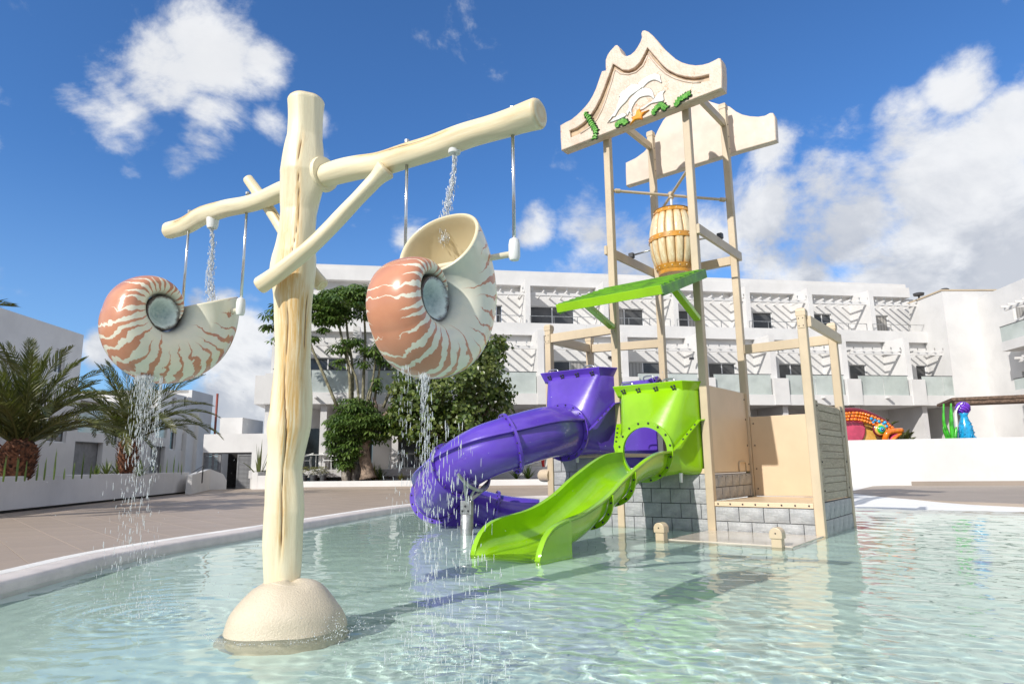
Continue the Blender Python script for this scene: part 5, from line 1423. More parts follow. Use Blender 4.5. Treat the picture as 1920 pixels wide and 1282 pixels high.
# ------ left block in the shade
lb = thing('left_building', 'grey-shaded white two-storey apartment block with sliding windows behind the palms on the left', 'building')
LF = Facade((-17.6, 15), (-.045, 1.0), lb)
if LF.n.x < 0: LF.n = -LF.n
def lz(x, y, d=0): return LF.z(x, y, d)
def ls(x, d=0, y=850): return LF.s(x, y, d)
e0, e1 = -4, ls(356)
zlt = lz(20, 700)
hl = []
for (x0, x1, y0, y1) in ((83, 121, 779, 829), (141, 193, 752, 811), (207, 222, 794, 835), (262, 270, 800, 833), (317, 328, 808, 843), (339, 349, 812, 845), (139, 192, 828, 890), (282, 309, 836, 890), (288, 310, 790, 820), (0, 10, 770, 820)):
    xm = (x0+x1)/2; hl.append((ls(x0), ls(x1), lz(xm, y1), lz(xm, y0)))
z_up = lz(150, 742)
LF.wall(e0, e1, 0, z_up, hl, 0)
for i, h_ in enumerate(hl):
    if i in (1, 8):
        LF.part('balcony_back', h_[0], h_[1], -1.6, -1.5, h_[2], h_[3], 'white2'); rl = LF.part('handrail', h_[0], h_[1], -.1, -.06, h_[2]+1.02, h_[2]+1.05, 'darkmetal')
        LF.part('glass_panel', h_[0]+.02, h_[1]-.02, -.09, -.075, h_[2], h_[2]+1.02, 'glassrail', rl)
    elif i in (6, 7): LF.part('recess_wall', h_[0]-2.5, h_[1]+2.5, -.34, -.24, h_[2], h_[3], pm and 'louvre')
    else: LF.window(h_[0], h_[1], h_[2], h_[3], 0, 2 if i in (0, 2) else 1)
# taller rear storey, set back
zt2 = lz(154, 627, -2.2); hu = [(ls(103, -2.2, 680), ls(122, -2.2, 680), lz(112, 700, -2.2), lz(112, 655, -2.2))]
LF.wall(e0, ls(155, -2.2, 650), z_up-.5, zt2, hu, -2.2); LF.window(*hu[0], -2.2, 2)
LF.part('end_wall', ls(155, -2.2, 650)-.2, ls(155, -2.2, 650), -9, -2.42, z_up-.5, zt2); LF.part('roof', e0, e1, -9, -.22, z_up-.25, z_up-.02)
# stepped taller pieces towards the back
for (x0, x1, yt, dd, wins) in ((300, 357, 738, -.6, ((322, 331, 745, 764), (345, 352, 742, 763))), (357, 397, 735, -1.3, ())):
    s0, s1_ = ls(x0, dd, 780), ls(x1, dd, 780); zz_ = lz((x0+x1)/2, yt, dd); hh_ = [(ls(a, dd, 755), ls(b_, dd, 755), lz((a+b_)/2, d2, dd), lz((a+b_)/2, c2, dd)) for a, b_, c2, d2 in wins]
    LF.wall(s0, s1_, z_up-.4 if x0 < 350 else 0, zz_, hh_, dd)
    for w_ in hh_: LF.window(*w_, dd, 1)
    LF.part('end_wall', s0, s0+.2, dd-4, dd-.22, z_up-.4, zz_); LF.part('roof', s0, s1_, dd-5, dd-.22, zz_-.2, zz_)
for (x0, x1, yt) in ((371, 394, 775), (357, 371, 790)):
    s0, s1_ = ls(x0, .4, 820), ls(x1, .4, 820); LF.part('stair_wall', s0, s1_, -.2, .4 if x0 == 371 else .2, 0, lz((x0+x1)/2, yt, .4))
pp_ = on(405, 780, LF.o+LF.n*.6, LF.n); MB().tube([Vector((pp_.x, pp_.y, 0)), Vector((pp_.x, pp_.y, on(405, 737, LF.o+LF.n*.6, LF.n).z))], .07, 10).build('flue_pipe', M['rust'], lb, smooth=True)

# ------ planter wall on the left
pw = thing('left_planter_wall', 'long low planter wall in grey shade under the palms on the left', 'wall')
a, b_ = Vector((-10.9, 12.3, 0)), Vector((-12.85, 27.0, 0)); t = (b_-a).normalized(); nn = Vector((t.y, -t.x, 0))
PWO, PWT, PWN = a, t, nn
ztp = on(180, 889, a, nn).z
mb = MB(); mb.frame(a, t, nn, ZZ, -8, (b_-a).length, -.22, 0, .16, ztp); mb.build('wall', M['white2'], pw, bev=.01)
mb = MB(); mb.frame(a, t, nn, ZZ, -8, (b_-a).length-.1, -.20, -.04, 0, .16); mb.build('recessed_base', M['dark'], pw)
mb = MB(); mb.frame(a, t, nn, ZZ, -8, (b_-a).length, -5.6, -.22, 0, ztp-.08); mb.build('soil', M['earth'], pw)
# ------------------------------------------------------------------ plants
def rnd_attr(me, vals):
    me.attributes.new('rnd', 'FLOAT', 'FACE').data.foreach_set('value', vals)


def frond_mesh(L_, droop, seed, nleaf=46, leaf=.42):
    rs_ = random.Random(seed); vs, fs, rn = [], [], []
    P = []; ang = 0.; p = Vector((0, 0, 0)); n_ = 26
    for i in range(n_+1):
        P.append(p.copy()); f_ = i/n_; ang = -droop*f_**1.6; p = p+Vector((math.cos(ang), 0, math.sin(ang)))*(L_/n_)
    mb = MB(); mb.tube(P, [.028*(1-.85*i/n_)+.003 for i in range(n_+1)], 5); vs, fs = mb.v, mb.f; rn = [rs_.uniform(.5, .9)]*len(fs)
    for k in range(nleaf):
        f_ = .10+.90*(k/(nleaf-1))**.92; x = f_*n_; i = min(int(x), n_-1); o = P[i].lerp(P[i+1], x-i); t = (P[i+1]-P[i]).normalized(); up = Vector((-t.z, 0, t.x))
        ll = leaf*(math.sin(math.pi*min(1, f_*.88+.14))**.6+.18)*rs_.uniform(.85, 1.1)
        for s_ in (-1, 1):
            a = R(52-22*f_+rs_.uniform(-6, 6)); e = R(24+rs_.uniform(-14, 14))
            d_ = (t*math.cos(a)+Vector((0, s_, 0))*math.sin(a)*math.cos(e)+up*math.sin(a)*math.sin(e)).normalized(); w = Vector((0, 0, 0))+t.cross(d_).cross(d_).normalized()*.013
            m_ = o+d_*ll*.55-ZZ*ll*.03; tp = o+d_*ll-ZZ*ll*(.14+.12*rs_.random()); b0 = len(vs); r_ = rs_.random()
            vs += [tuple(o-w*.5), tuple(o+w*.5), tuple(m_+w), tuple(tp), tuple(m_-w)]; fs.append((b0, b0+1, b0+2, b0+3, b0+4)); rn.append(r_)
    me = bpy.data.meshes.new('frond'); me.from_pydata(vs, [], fs); rnd_attr(me, rn); return me


FRV = {}
def palm(name, label, base, trunk_h, tr, L_, nf, seed, group='palms in the left planter', up0=86, lo0=-22, leaf=.42):
    rs_ = random.Random(seed); root = thing(name, label, 'palm tree', base, 0, group)
    # ragged trunk of old frond stubs
    vs = MB(); prof = [(tr*.8, 0), (tr*.9, trunk_h*.3), (tr*1.02, trunk_h*.7), (tr*1.05, trunk_h), (tr*.75, trunk_h+.18), (tr*.3, trunk_h+.3)]
    t_ = vs.lathe(prof, 18).build('trunk', M['palmbark'], root, smooth=True)
    sb = MB()
    for k in range(int(150*tr/.3)):
        a = k*2.39996; z = trunk_h*(.0+1.05*(k/(150*tr/.3))); r = tr*np.interp(z/trunk_h, [0, .3, .7, 1.05], [.8, .9, 1.02, 1.0]); o = Vector((math.cos(a)*r, math.sin(a)*r, z)); d_ = Vector((math.cos(a), math.sin(a), 1.1)).normalized(); sd_ = Vector((-math.sin(a), math.cos(a), 0)); h_ = rs_.uniform(.08, .16); w = .05
        sb.add([o-sd_*w, o+sd_*w, o+sd_*w*.5+d_*h_, o-sd_*w*.5+d_*h_, o-d_*.05-ZZ*.04], [(0, 1, 2, 3), (1, 0, 4), (0, 3, 4), (2, 1, 4), (3, 2, 4)])
    sb.build('frond_stub', M['palmbark'], t_)['kind'] = 'stuff'
    for k in range(nf):
        f_ = k/(nf-1); el = up0-(up0-lo0)*f_**.9+rs_.uniform(-6, 6); az = k*137.5+rs_.uniform(-12, 12); dv = min(3, int(f_*4)); key = (dv, k % 3, round(L_, 1))
        if key not in FRV: FRV[key] = frond_mesh(L_, R((24, 44, 66, 84)[dv]+7*(k % 3)), k+dv*10, leaf=leaf)
        o = link('frond', FRV[key], root, M['palm'], (0, 0, trunk_h+.12-.1*f_))
        o.rotation_euler = (R(rs_.uniform(-25, 25)), -R(el), R(az)); s_ = rs_.uniform(.82, 1.05)*(.85+.15*f_); o.scale = (s_, s_, s_)
    return root


zs = ztp-.08
P1 = Yp(30, 893, 16.0); P2 = Yp(238, 880, 22.6)
palm('palm_tree', 'large full green date palm nearest the camera at the left edge, thick brown trunk', (P1.x, P1.y, zs), Yp(30, 842, 16).z-zs, .36, 3.05, 52, 3, leaf=.44, lo0=34, up0=89)
palm('palm_tree', 'second smaller date palm with a rusty brown crown base, under the left shell bucket', (P2.x, P2.y, zs), Yp(238, 832, 22.6).z-zs, .30, 3.5, 46, 9, up0=88, leaf=.44, lo0=30)
P3 = Yp(-190, 893, 12.6); palm('palm_tree', 'tall palm outside the left edge, only one leaf tip showing', (P3.x, P3.y, zs), 2.65, .2, 1.85, 24, 15)


def spiky(name, label, pos, n_, h, w, mat, group, seed, cat='plant', up=.25, curve=.4):
    rs_ = random.Random(seed); root = thing(name, label, cat, pos, 0, group)
    # leaves: each a folded blade
    bl = []
    for k in range(n_):
        a = k*2.4+rs_.random(); e = up+(1-up)*rs_.random()**.7; hh_ = h*rs_.uniform(.7, 1.1); d_ = Vector((math.cos(a)*(1-e), math.sin(a)*(1-e), e)).normalized(); sd_ = Vector((-math.sin(a), math.cos(a), 0)); mb = MB(); pts = []
        for i in range(5):
            t = i/4; c_ = d_*hh_*t-ZZ*curve*(1-e)*hh_*t*t; ww = w*(1-(2*t-.7)**2*.5)*(1-t**3); pts += [c_-sd_*ww, c_+Vector((0, 0, -ww*.5)), c_+sd_*ww]
        mb.add(pts, [(i*3+j, i*3+j+1, i*3+j+4, i*3+j+3) for i in range(4) for j in range(2)]); me = mb.mesh('leaf'); rnd_attr(me, [rs_.random()]*len(me.polygons)); link('leaf', me, root, mat)
    return root


def at_px(x, Y_, z): p = Yp(x, 885, Y_); return (p.x, p.y, z)
for i, (x, Y_, h) in enumerate(((200, 21, .62), (222, 22.5, .85), (262, 22.0, .6), (180, 20.2, .42))):
    spiky('yucca', ('spiky green yucca left of the second palm trunk', 'tallest spiky yucca right in front of the second palm trunk', 'spiky green yucca just right of the second palm trunk', 'small low spiky plant furthest left of the second palm')[i], at_px(x, Y_, zs), 34, h, .028, M['spike'], 'spiky plants round the second palm', 40+i)
SN = [(8, 12.9, .55), (32, 13.2, .66), (48, 13.4, .5), (70, 14.2, .5), (84, 14.6, .62), (102, 15, .82), (121, 15.6, .34), (138, 16.2, .5), (154, 16.8, .75), (170, 17.3, .5), (287, 23.8, .6), (300, 24.3, .5), (312, 24.9, .7), (325, 25.3, .85), (334, 25.8, .6), (340, 26.1, .6)]
where = ['at the far left edge', 'in front of the first palm trunk', 'close to the first palm trunk on its right', 'right of the first palm trunk, short', 'under the wide window, left of two', 'tallest, under the wide window', 'very short, before the grey recess', 'at the left side of the grey recess', 'tall, in front of the grey recess', 'right side of the grey recess', 'right of the yuccas, first upright', 'right of the yuccas, second upright', 'right of the yuccas, third upright', 'tallest near the end of the planter', 'second from the end of the planter', 'last at the end of the planter']
for i, (x, Y_, h) in enumerate(SN):
    spiky('snake_plant', 'slim upright snake plant '+where[i], at_px(x, Y_, zs), 4, h*.85, .02, M['snake'], 'snake plants along the left planter', 80+i, up=.93, curve=.0)


def leaf_cluster(mb, rn, c_, r, rs_, nl=8, w=.27, droop=.55):
    a0 = rs_.uniform(0, 6.3); tilt = Vector((rs_.uniform(-.35, .35), rs_.uniform(-.35, .35), 1)).normalized(); ex = tilt.orthogonal().normalized(); ey = tilt.cross(ex); r_ = rs_.random()
    for k in range(nl):
        a = a0+2*math.pi*k/nl; d_ = ex*math.cos(a)+ey*math.sin(a); sd_ = -ex*math.sin(a)+ey*math.cos(a); L_ = r*rs_.uniform(.85, 1.1)
        o = c_+d_*L_*.12; m_ = c_+d_*L_*.55+sd_*0-tilt*L_*droop*.22; tp = c_+d_*L_*.95-tilt*L_*droop; q = c_+d_*L_*.78-tilt*L_*droop*.55
        ww = L_*w*.5; mb.add([o, m_-sd_*ww-tilt*ww*.25, q-sd_*ww*.85-tilt*ww*.2, tp, q+sd_*ww*.85-tilt*ww*.2, m_+sd_*ww-tilt*ww*.25, m_], [(0, 1, 6), (6, 1, 2, 3), (6, 3, 4, 5), (0, 6, 5)]); rn += [min(1, max(0, r_+rs_.uniform(-.25, .25)))]*4


def crown(name, clusters, mat, parent, seed, nl=8, kind=None):
    rs_ = random.Random(seed); mb = MB(); rn = []
    for c_, r in clusters: leaf_cluster(mb, rn, c_, r, rs_, nl)
    me = mb.mesh(name); rnd_attr(me, rn); o = link(name, me, parent, mat); return o


# umbrella tree: stout pale trunk, dense lower crown, thin bare stems with leafy heads
YT = 31.2; tb_ = Yp(690, 890, YT); rs_ = random.Random(12)
um = thing('umbrella_tree', 'umbrella tree with stout trunk, dense lower crown and thin bare stems with high leafy heads', 'tree', (tb_.x, YT, 0))
def U(x, y, dy=0.): p = Yp(x, y, YT+dy); return Vector((p.x-tb_.x, p.y-YT, p.z))
tr_ = [U(690, 897), U(688, 880), U(683, 855), U(682, 835), U(690, 815), U(697, 795)]
MB().tube(smooth_path(tr_, 14), [.42, .34, .31, .29, .28, .27, .27, .27, .28, .29, .27, .25, .2, .15], 14).build('trunk', M['bark'], um, smooth=True)
for pts in ([(697, 800), (672, 770), (650, 750)], [(697, 800), (705, 765), (700, 745)], [(690, 812), (670, 800), (648, 790)], [(697, 800), (725, 775), (735, 760)]):
    MB().tube(smooth_path([U(*p) for p in pts], 8), np.linspace(.15, .05, 8), 8).build('limb', M['bark'], um, smooth=True)
for i, (pts, w) in enumerate((([(632, 762), (606, 700), (586, 655), (575, 620), (566, 590)], .075), ([(657, 765), (655, 700), (640, 630), (632, 590)], .085), ([(660, 765), (661, 690), (652, 630), (648, 590), (640, 575)], .075),
                ([(680, 765), (682, 700), (685, 640), (682, 580)], .085), ([(674, 765), (668, 710), (655, 680), (650, 650)], .06), ([(690, 765), (698, 720), (703, 680), (706, 640)], .06), ([(700, 765), (707, 720), (712, 690), (716, 655)], .07), ([(718, 765), (735, 725), (748, 700), (760, 680)], .075), ([(688, 768), (690, 740), (700, 715)], .05))):
    MB().tube(smooth_path([U(x, y, -.3+.2*(i % 4)) for x, y in pts], 14), np.linspace(w, w*.55, 14), 8).build('stem', M['stem'], um, smooth=True)
def fill(cs, n_, rr, rmin=.22, rmax=.34, dep=1.3):
    out = []
    for k in range(n_):
        cx, cy, rx, ry = rs_.choices(cs, weights=[c_[2]*c_[3] for c_ in cs])[0]
        while True:
            a, b_, c2 = rs_.uniform(-1, 1), rs_.uniform(-1, 1), rs_.uniform(-1, 1); l = a*a+b_*b_+c2*c2
            if .25 < l < 1 or (l < .25 and rs_.random() < .25): break
        out.append((U(cx+a*rx, cy+b_*ry, c2*rx/FPX*YT*dep), rs_.uniform(rmin, rmax)*rr))
    return out
crown('lower_crown', fill([(672, 785, 52, 26), (665, 760, 40, 16), (640, 800, 32, 30), (700, 800, 40, 30), (655, 835, 28, 26), (648, 865, 20, 14), (625, 830, 12, 20), (735, 790, 26, 22)], 720, 1.1), M['umbrella'], um, 1)
crown('upper_crown', fill([(640, 560, 62, 24), (605, 585, 30, 24), (665, 545, 34, 14), (580, 560, 22, 16), (690, 570, 26, 26), (560, 575, 26, 20), (640, 590, 30, 18), (545, 590, 30, 24)], 640, 1.25), M['umbrella'], um, 2)
crown('upper_crown', fill([(510, 590, 16, 10), (505, 612, 12, 9), (510, 634, 14, 8), (520, 575, 16, 8)], 22, 1.25), M['umbrella'], um, 3)
crown('middle_crown', fill([(635, 652, 20, 9), (660, 640, 22, 9), (695, 655, 26, 12), (720, 640, 22, 12), (640, 678, 14, 9), (678, 680, 14, 8), (722, 672, 20, 14), (584, 632, 12, 8), (610, 617, 12, 7), (705, 720, 9, 14)], 170, 1.2), M['umbrella'], um, 4)

# sea grape: dense dark crown of round leaves
YS = 30.6; gb_ = Yp(850, 890, YS); sg = thing('sea_grape_tree', 'broad dense bushy tree with round yellow-green leaves behind the purple slide', 'tree', (gb_.x, YS, 0))
def V_(x, y, dy=0.): p = Yp(x, y, YS+dy); return Vector((p.x-gb_.x, p.y-YS, p.z))
for pts in ([(850, 900), (848, 870), (838, 820), (820, 740)], [(850, 890), (862, 840), (880, 760), (895, 690)], [(850, 880), (830, 830), (790, 790), (765, 750)], [(850, 870), (880, 820), (920, 760)]):
    MB().tube(smooth_path([V_(*p) for p in pts], 12), np.linspace(.2, .05, 12), 8).build('limb', M['bark'], sg, smooth=True)
mb = MB(); rn = []; cs = [(850, 720, 85, 75), (905, 690, 48, 60), (915, 745, 45, 55), (800, 790, 60, 50), (860, 800, 75, 60), (770, 750, 38, 45), (925, 650, 20, 35), (900, 830, 45, 40), (750, 720, 22, 25), (830, 850, 50, 30), (765, 800, 35, 30)]
for k in range(11500):
    if k % 44 == 0:
        cx, cy, rx, ry = rs_.choices(cs, weights=[c_[2]*c_[3] for c_ in cs])[0]
        while True:
            a, b_, c2 = rs_.uniform(-1, 1), rs_.uniform(-1, 1), rs_.uniform(-1, .9); l = a*a+b_*b_+c2*c2
            if l < 1 and (l > .45 or rs_.random() < .25): break
        l_ = 1+.12*math.sin(a*9+cx)+.12*math.sin(b_*8+c2*5); sub = V_(cx+a*rx*l_, cy+b_*ry*l_, c2*rx/FPX*YS*1.1*l_); sr = rs_.uniform(.16, .30)
    p = sub+Vector((rs_.gauss(0, sr), rs_.gauss(0, sr), rs_.gauss(0, sr*.8)))
    n_ = Vector((a+rs_.uniform(-.7, .7), -abs(c2)*.4+c2*.6+rs_.uniform(-.7, .7), -b_*.5+rs_.uniform(-.2, .9))).normalized(); ex = n_.orthogonal().normalized(); ey = n_.cross(ex); r_ = rs_.uniform(.055, .12); q = rs_.uniform(0, 6)
    pts = [p+(ex*math.cos(q+t)+ey*math.sin(q+t))*r_*(1 if i_ % 3 else .92)+n_*(.02 if i_ % 2 else 0) for i_, t in enumerate(np.linspace(0, 2*math.pi, 7)[:-1])]; mb.add(pts, [(0, 1, 2, 3), (0, 3, 4, 5)]); rn += [rs_.random()**1.4]*2
me = mb.mesh('foliage'); rnd_attr(me, rn); link('foliage', me, sg, M['grape'])

# pots, rocks and low plants on the red soil
for i, x in enumerate((570, 588, 606)):
    p = on_soil(x, 1.0+.15*i); r = thing('potted_plant', ('leftmost of three dark pots with small yellow-green plants, next to the trunk', 'middle of three dark pots with small yellow-green plants', 'rightmost of three dark pots with small yellow-green plants')[i], 'potted plant', p, 0, 'pots on the planter soil')
    MB().lathe([(.13, 0), (.17, .26), (.185, .26), (.185, .30), (.15, .30), (.14, .26), (.001, .25)], 20).build('pot', M['pot'], r, angle=40)
    mb = MB(); rn = []; 
    for k in range(46): leaf_cluster(mb, rn, Vector((rs_.gauss(0, .16), rs_.gauss(0, .14), .36+rs_.uniform(0, .34))), rs_.uniform(.07, .12), rs_, 5, .4, .3)
    me = mb.mesh('foliage'); rnd_attr(me, rn); link('foliage', me, r, M['dryleaf'])
for i, (x, rr_, lab) in enumerate(((651, .42, 'upright pale garden rock furthest left beside the umbrella tree trunk'), (668, .46, 'upright pale garden rock against the umbrella tree trunk'))):
    p = on_soil(x, 1.3); bm = bmesh.new(); bmesh.ops.create_icosphere(bm, subdivisions=3, radius=1)
    for v_ in bm.verts:
        c_ = v_.co; k = 1+.14*math.sin(c_.x*4+i*2)+.12*math.sin(c_.y*5+c_.z*3+i)+.06*math.sin(c_.z*11+c_.x*7); v_.co = Vector((c_.x*rr_*.62*k, c_.y*rr_*.6*k, c_.z*rr_*1.1*k+rr_*.6))
    me = bpy.data.meshes.new('garden_rock'); bm.to_mesh(me); bm.free(); me.shade_smooth(); o = link('garden_rock', me, None, M['rock'], p); tag(o, lab, 'rock', 'rocks by the umbrella tree')
for i, (x, h, mt, lab) in enumerate(((712, .8, 'spike', 'loose green grassy shrub right of the umbrella tree trunk'), (700, .9, 'dryleaf', 'thin yellow-green shrub touching the umbrella tree trunk'), (752, .4, 'dryleaf', 'thin dry tuft in the red soil right of the shrub'), (790, .4, 'dryleaf', 'thin dry tuft left of the purple slide'), (968, .7, 'umbrella', 'dark green shrub under the purple tube'), (990, .75, 'umbrella', 'dark green shrub under the purple tube, nearest the tan post'))):
    p = on_soil(x, 1.6); spiky('shrub', lab, p, 40, h, .03, M[mt], 'low plants in the red soil', 200+i, up=.35, curve=.3)
p = on_soil(486, .7); spiky('cycad', 'single arching green frond plant in the white corner box left of the trunk', (p.x, p.y, .5), 9, 1.9, .06, M['palm'], None, 230, up=.55, curve=.9)

# ------ white tables and chairs on the terrace
def chair(label, pos, rz):
    c_ = thing('terrace_chair', label, 'chair', pos, rz, 'white chairs on the terrace'); w = .26
    MB().box(-w+.02, w-.02, -.22, .22, .43, .46).build('seat', M['whiteplastic'], c_, bev=.012)
    for x in (-1, 1):
        MB().tube([(x*w, -.25, 0), (x*w*.95, -.22, .45), (x*w, -.22, .66)], .019, 6).build('leg', M['whiteplastic'], c_); MB().tube([(x*w, .28, 0), (x*w*.9, .22, .45), (x*w*.9, .26, .66)], .019, 6).build('leg', M['whiteplastic'], c_)
        MB().tube(smooth_path([(x*w, -.24, .66), (x*w*1.05, 0, .68), (x*w*.92, .27, .76)], 8), .022, 6).build('armrest', M['whiteplastic'], c_)
    MB().tube(smooth_path([(-w*.92, .27, .76), (-.12, .33, .80), (.12, .33, .80), (w*.92, .27, .76)], 12), .026, 6).build('backrest', M['whiteplastic'], c_)
    return c_
def table(label, pos, wid):
    t_ = thing('terrace_table', label, 'table', pos, 0, 'white tables on the terrace'); MB().box(-wid/2, wid/2, -.35, .35, .715, .74).build('table_top', M['whiteplastic'], t_, bev=.005)
    for x in (-wid*.1, wid*.1): MB().tube([(x, 0, .715), (x, 0, .02)], .022, 8).build('leg', M['whiteplastic'], t_)
    MB().box(-.28, .28, -.22, .22, 0, .02).build('base', M['whiteplastic'], t_, bev=.005)
def tp_(x, Y_=34.0): p = Yp(x, 870, Y_); return (p.x, p.y, zG)
chair('white armchair half hidden by the log post', tp_(573), R(-80)); table('white rectangular table just right of the log post', tp_(596), 1.1); chair('white armchair between the first table and the umbrella tree', tp_(618), R(75))
chair('white armchair left of the round-based table by the sea grape', tp_(739), R(-75)); table('white table under the sea grape tree', tp_(761), .75); chair('white armchair touching the purple slide in view', tp_(790), R(70))
# ------------------------------------------------------------------ sculptures beyond the white wall
YF = 27.5
def Fp(x, y, dy=0.): return Yp(x, y, YF+dy)
fb = Yp(1630, 830, YF)
fish = thing('fish_sculpture', 'giant glossy orange and pink fish sculpture with a round staring eye behind the white wall', 'sculpture', (fb.x, YF, zG))
def Fl(x, y, dy=0.): p = Fp(x, y, dy); return Vector((p.x-fb.x, p.y-YF, p.z-zG))
M['fpink'] = pm('pink_gloss', (.62, .07, .14), .2, .1, coat=.6); M['forange'] = pm('orange_gloss', (.85, .26, .01), .2, .15, 8, coat=.6, col2=(.75, .12, .01)); M['fyellow'] = pm('yellow_gloss', (.82, .55, .14), .2, .15, 5, coat=.6, col2=(.75, .38, .08))
M['fmaroon'] = pm('maroon_gloss', (.18, .01, .02), .2, .1, coat=.6); M['fblue'] = pm('turquoise_gloss', (.01, .33, .62), .2, .15, 8, coat=.6); M['fpurple'] = pm('violet_gloss', (.16, .03, .50), .2, .2, 8, coat=.6); M['fgreen'] = pm('bright_green_gloss', (.05, .42, .02), .25, .2, 6, coat=.5); M['fwhite'] = pm('white_gloss', (.85, .85, .82), .2, .02, coat=.5); M['fdark'] = pm('black_gloss', (.01, .02, .03), .2, .1, coat=.5)
fo = [(1598, 772), (1612, 769), (1630, 774), (1650, 784), (1668, 796), (1679, 806), (1674, 812), (1664, 822), (1650, 840), (1560, 845), (1560, 800), (1575, 780)]
sp_ = smooth_path([(*(lambda v_: (v_.x, v_.z))(Fl(*p)), 0) for p in fo+[fo[0]]], 60)[:-1]
outline('body', [[(p.x, p.y) for p in sp_]], 1.1, M['fyellow'], (0, -.1, 0), (1, 0, 0), ZZ, fish, bev=.28, res=5)
ck = smooth_path([(*(lambda v_: (v_.x, v_.z))(Fl(*p)), 0) for p in [(1590, 779), (1604, 782), (1615, 793), (1619, 808), (1614, 825), (1598, 836), (1575, 832), (1566, 806), (1575, 786), (1590, 779)]], 40)[:-1]
outline('cheek', [[(p.x, p.y) for p in ck]], .3, M['fpink'], (0, -.22, 0), (1, 0, 0), ZZ, fish, bev=.08, res=3)
dorsal = smooth_path([Fl(1545, 762, -.2), Fl(1556, 768, -.2), Fl(1575, 770, -.2), Fl(1605, 769, -.2), Fl(1632, 776, -.2), Fl(1660, 790, -.2), Fl(1678, 806, -.2)], 30)
MB().tube(dorsal, [.09]*8+list(np.linspace(.13, .06, 22)), 10).build('dorsal_ridge', M['fmaroon'], fish, smooth=True)
mb = MB()
for k in range(34):
    i = 9+k*20//34; p = dorsal[min(i, 29)]
    for r_ in range(3): q = p+Vector((-.06*r_+.03*(k % 2), -.15-.03*r_, -.12-.13*r_)); mb.lathe([(.0, -.06), (.055, -.03), (.065, 0), (.04, .04), (0, .05)], 8, q, (0, -1, .3))
mb.build('scales', M['forange'], fish, smooth=True)
mb = MB()
for x, y in ((1624, 786), (1631, 789), (1638, 791), (1645, 796), (1652, 800), (1627, 793), (1649, 793)): mb.lathe([(.0, -.05), (.06, -.03), (.07, 0), (.04, .03), (0, .035)], 10, Fl(x, y)+Vector((0, -.42, 0)), (0, -1, .2))
mb.build('blue_scales', M['fblue'], fish, smooth=True)
e0_ = Fl(1641, 806)+Vector((0, -.12, 0))+Vector((0, -.22, 0))
for r_, mt, dd in ((.30, 'fmaroon', 0), (.245, 'fyellow', .05), (.18, 'fgreen', .08), (.12, 'fblue', .11), (.06, 'fdark', .14)): MB().lathe([(r_, 0), (r_*.95, .05), (r_*.6, .09), (0, .10)], 24, e0_-Vector((0, dd, 0)), (0, -1, 0)).build('eye' if mt == 'fmaroon' else 'eye_ring', M[mt], fish, smooth=True)
for ys, w_, mt in (((1678, 808, 1650, 812, 1645, 832), .11, 'forange'), ((1676, 813, 1660, 824, 1652, 838), .07, 'forange')):
    MB().tube(smooth_path([Fl(ys[0], ys[1])+Vector((0, -.5, 0)), Fl(ys[2], ys[3])+Vector((0, -.6, 0)), Fl(ys[4], ys[5])+Vector((0, -.5, 0))], 14), w_, 10).build('lip', M[mt], fish, smooth=True)
mb = MB(); mb.tube(smooth_path([Fl(1672, 812)+Vector((0, -.42, 0)), Fl(1662, 822)+Vector((0, -.5, 0)), Fl(1655, 836)+Vector((0, -.45, 0))], 10), .13, 10); mb.build('mouth', M['fpink'], fish, smooth=True)

ob = Yp(1813, 822, 26.2)
oc_ = thing('blue_sculpture', 'glossy blue bottle-shaped sculpture topped by a swirled purple ball behind the white wall', 'sculpture', (ob.x, 26.2, zG))
def hz(y): return Yp(1813, y, 26.2).z-zG
def wpx(w): return w/2/FPX*26.2
MB().lathe([(wpx(28), 0), (wpx(25), hz(815)), (wpx(24), hz(805)), (wpx(20), hz(795)), (wpx(13), hz(784)), (wpx(12), hz(779)), (wpx(16), hz(775)), (wpx(10), hz(772))], 24).build('body', M['fblue'], oc_, smooth=True)
cz = hz(765); br = wpx(22); MB().lathe([(br*math.sin(a), cz-br*math.cos(a)) for a in np.linspace(.01, math.pi-.01, 14)], 24).build('ball', M['fpurple'], oc_, smooth=True)
for k in range(9):
    a0 = k*.75; MB().tube([Vector((br*1.02*math.cos(a0+.9*math.sin(t*2))*math.sin(t), br*1.02*math.sin(a0+.9*math.sin(t*2))*math.sin(t), cz-br*1.02*math.cos(t))) for t in np.linspace(.15, 3.0, 18)], .03, 6).build('coil', M['fpurple'], oc_, smooth=True)
rs_ = random.Random(5); mb = MB()
for k in range(46):
    a = rs_.uniform(0, 6.3); y = rs_.uniform(790, 822); r_ = wpx(np.interp(y, [784, 805, 822], [13, 24, 28])); mb.lathe([(.0, -.02), (.035, 0), (.02, .03), (0, .035)], 7, Vector((r_*math.cos(a), r_*math.sin(a), hz(y))), (math.cos(a), math.sin(a), 0))
mb.build('bumps', M['fblue'], oc_, smooth=True)
MB().tube(smooth_path([Vector((-.45, -.1, 0)), Vector((-.40, -.1, hz(795))), Vector((-.33, -.1, hz(770))), Vector((-.1, -.1, hz(757))), Vector((.02, -.1, hz(756)))], 20), .03, 8).build('bent_pipe', M['fwhite'], oc_, smooth=True)
sb_ = Yp(1783, 824, 26.0); sw = thing('seaweed_sculpture', 'tall glossy green seaweed blade sculpture left of the blue sculpture', 'sculpture', (sb_.x, 26.0, zG))
def sx(x, y): p = Yp(x, y, 26.0); return Vector((p.x-sb_.x, 0, p.z-zG))
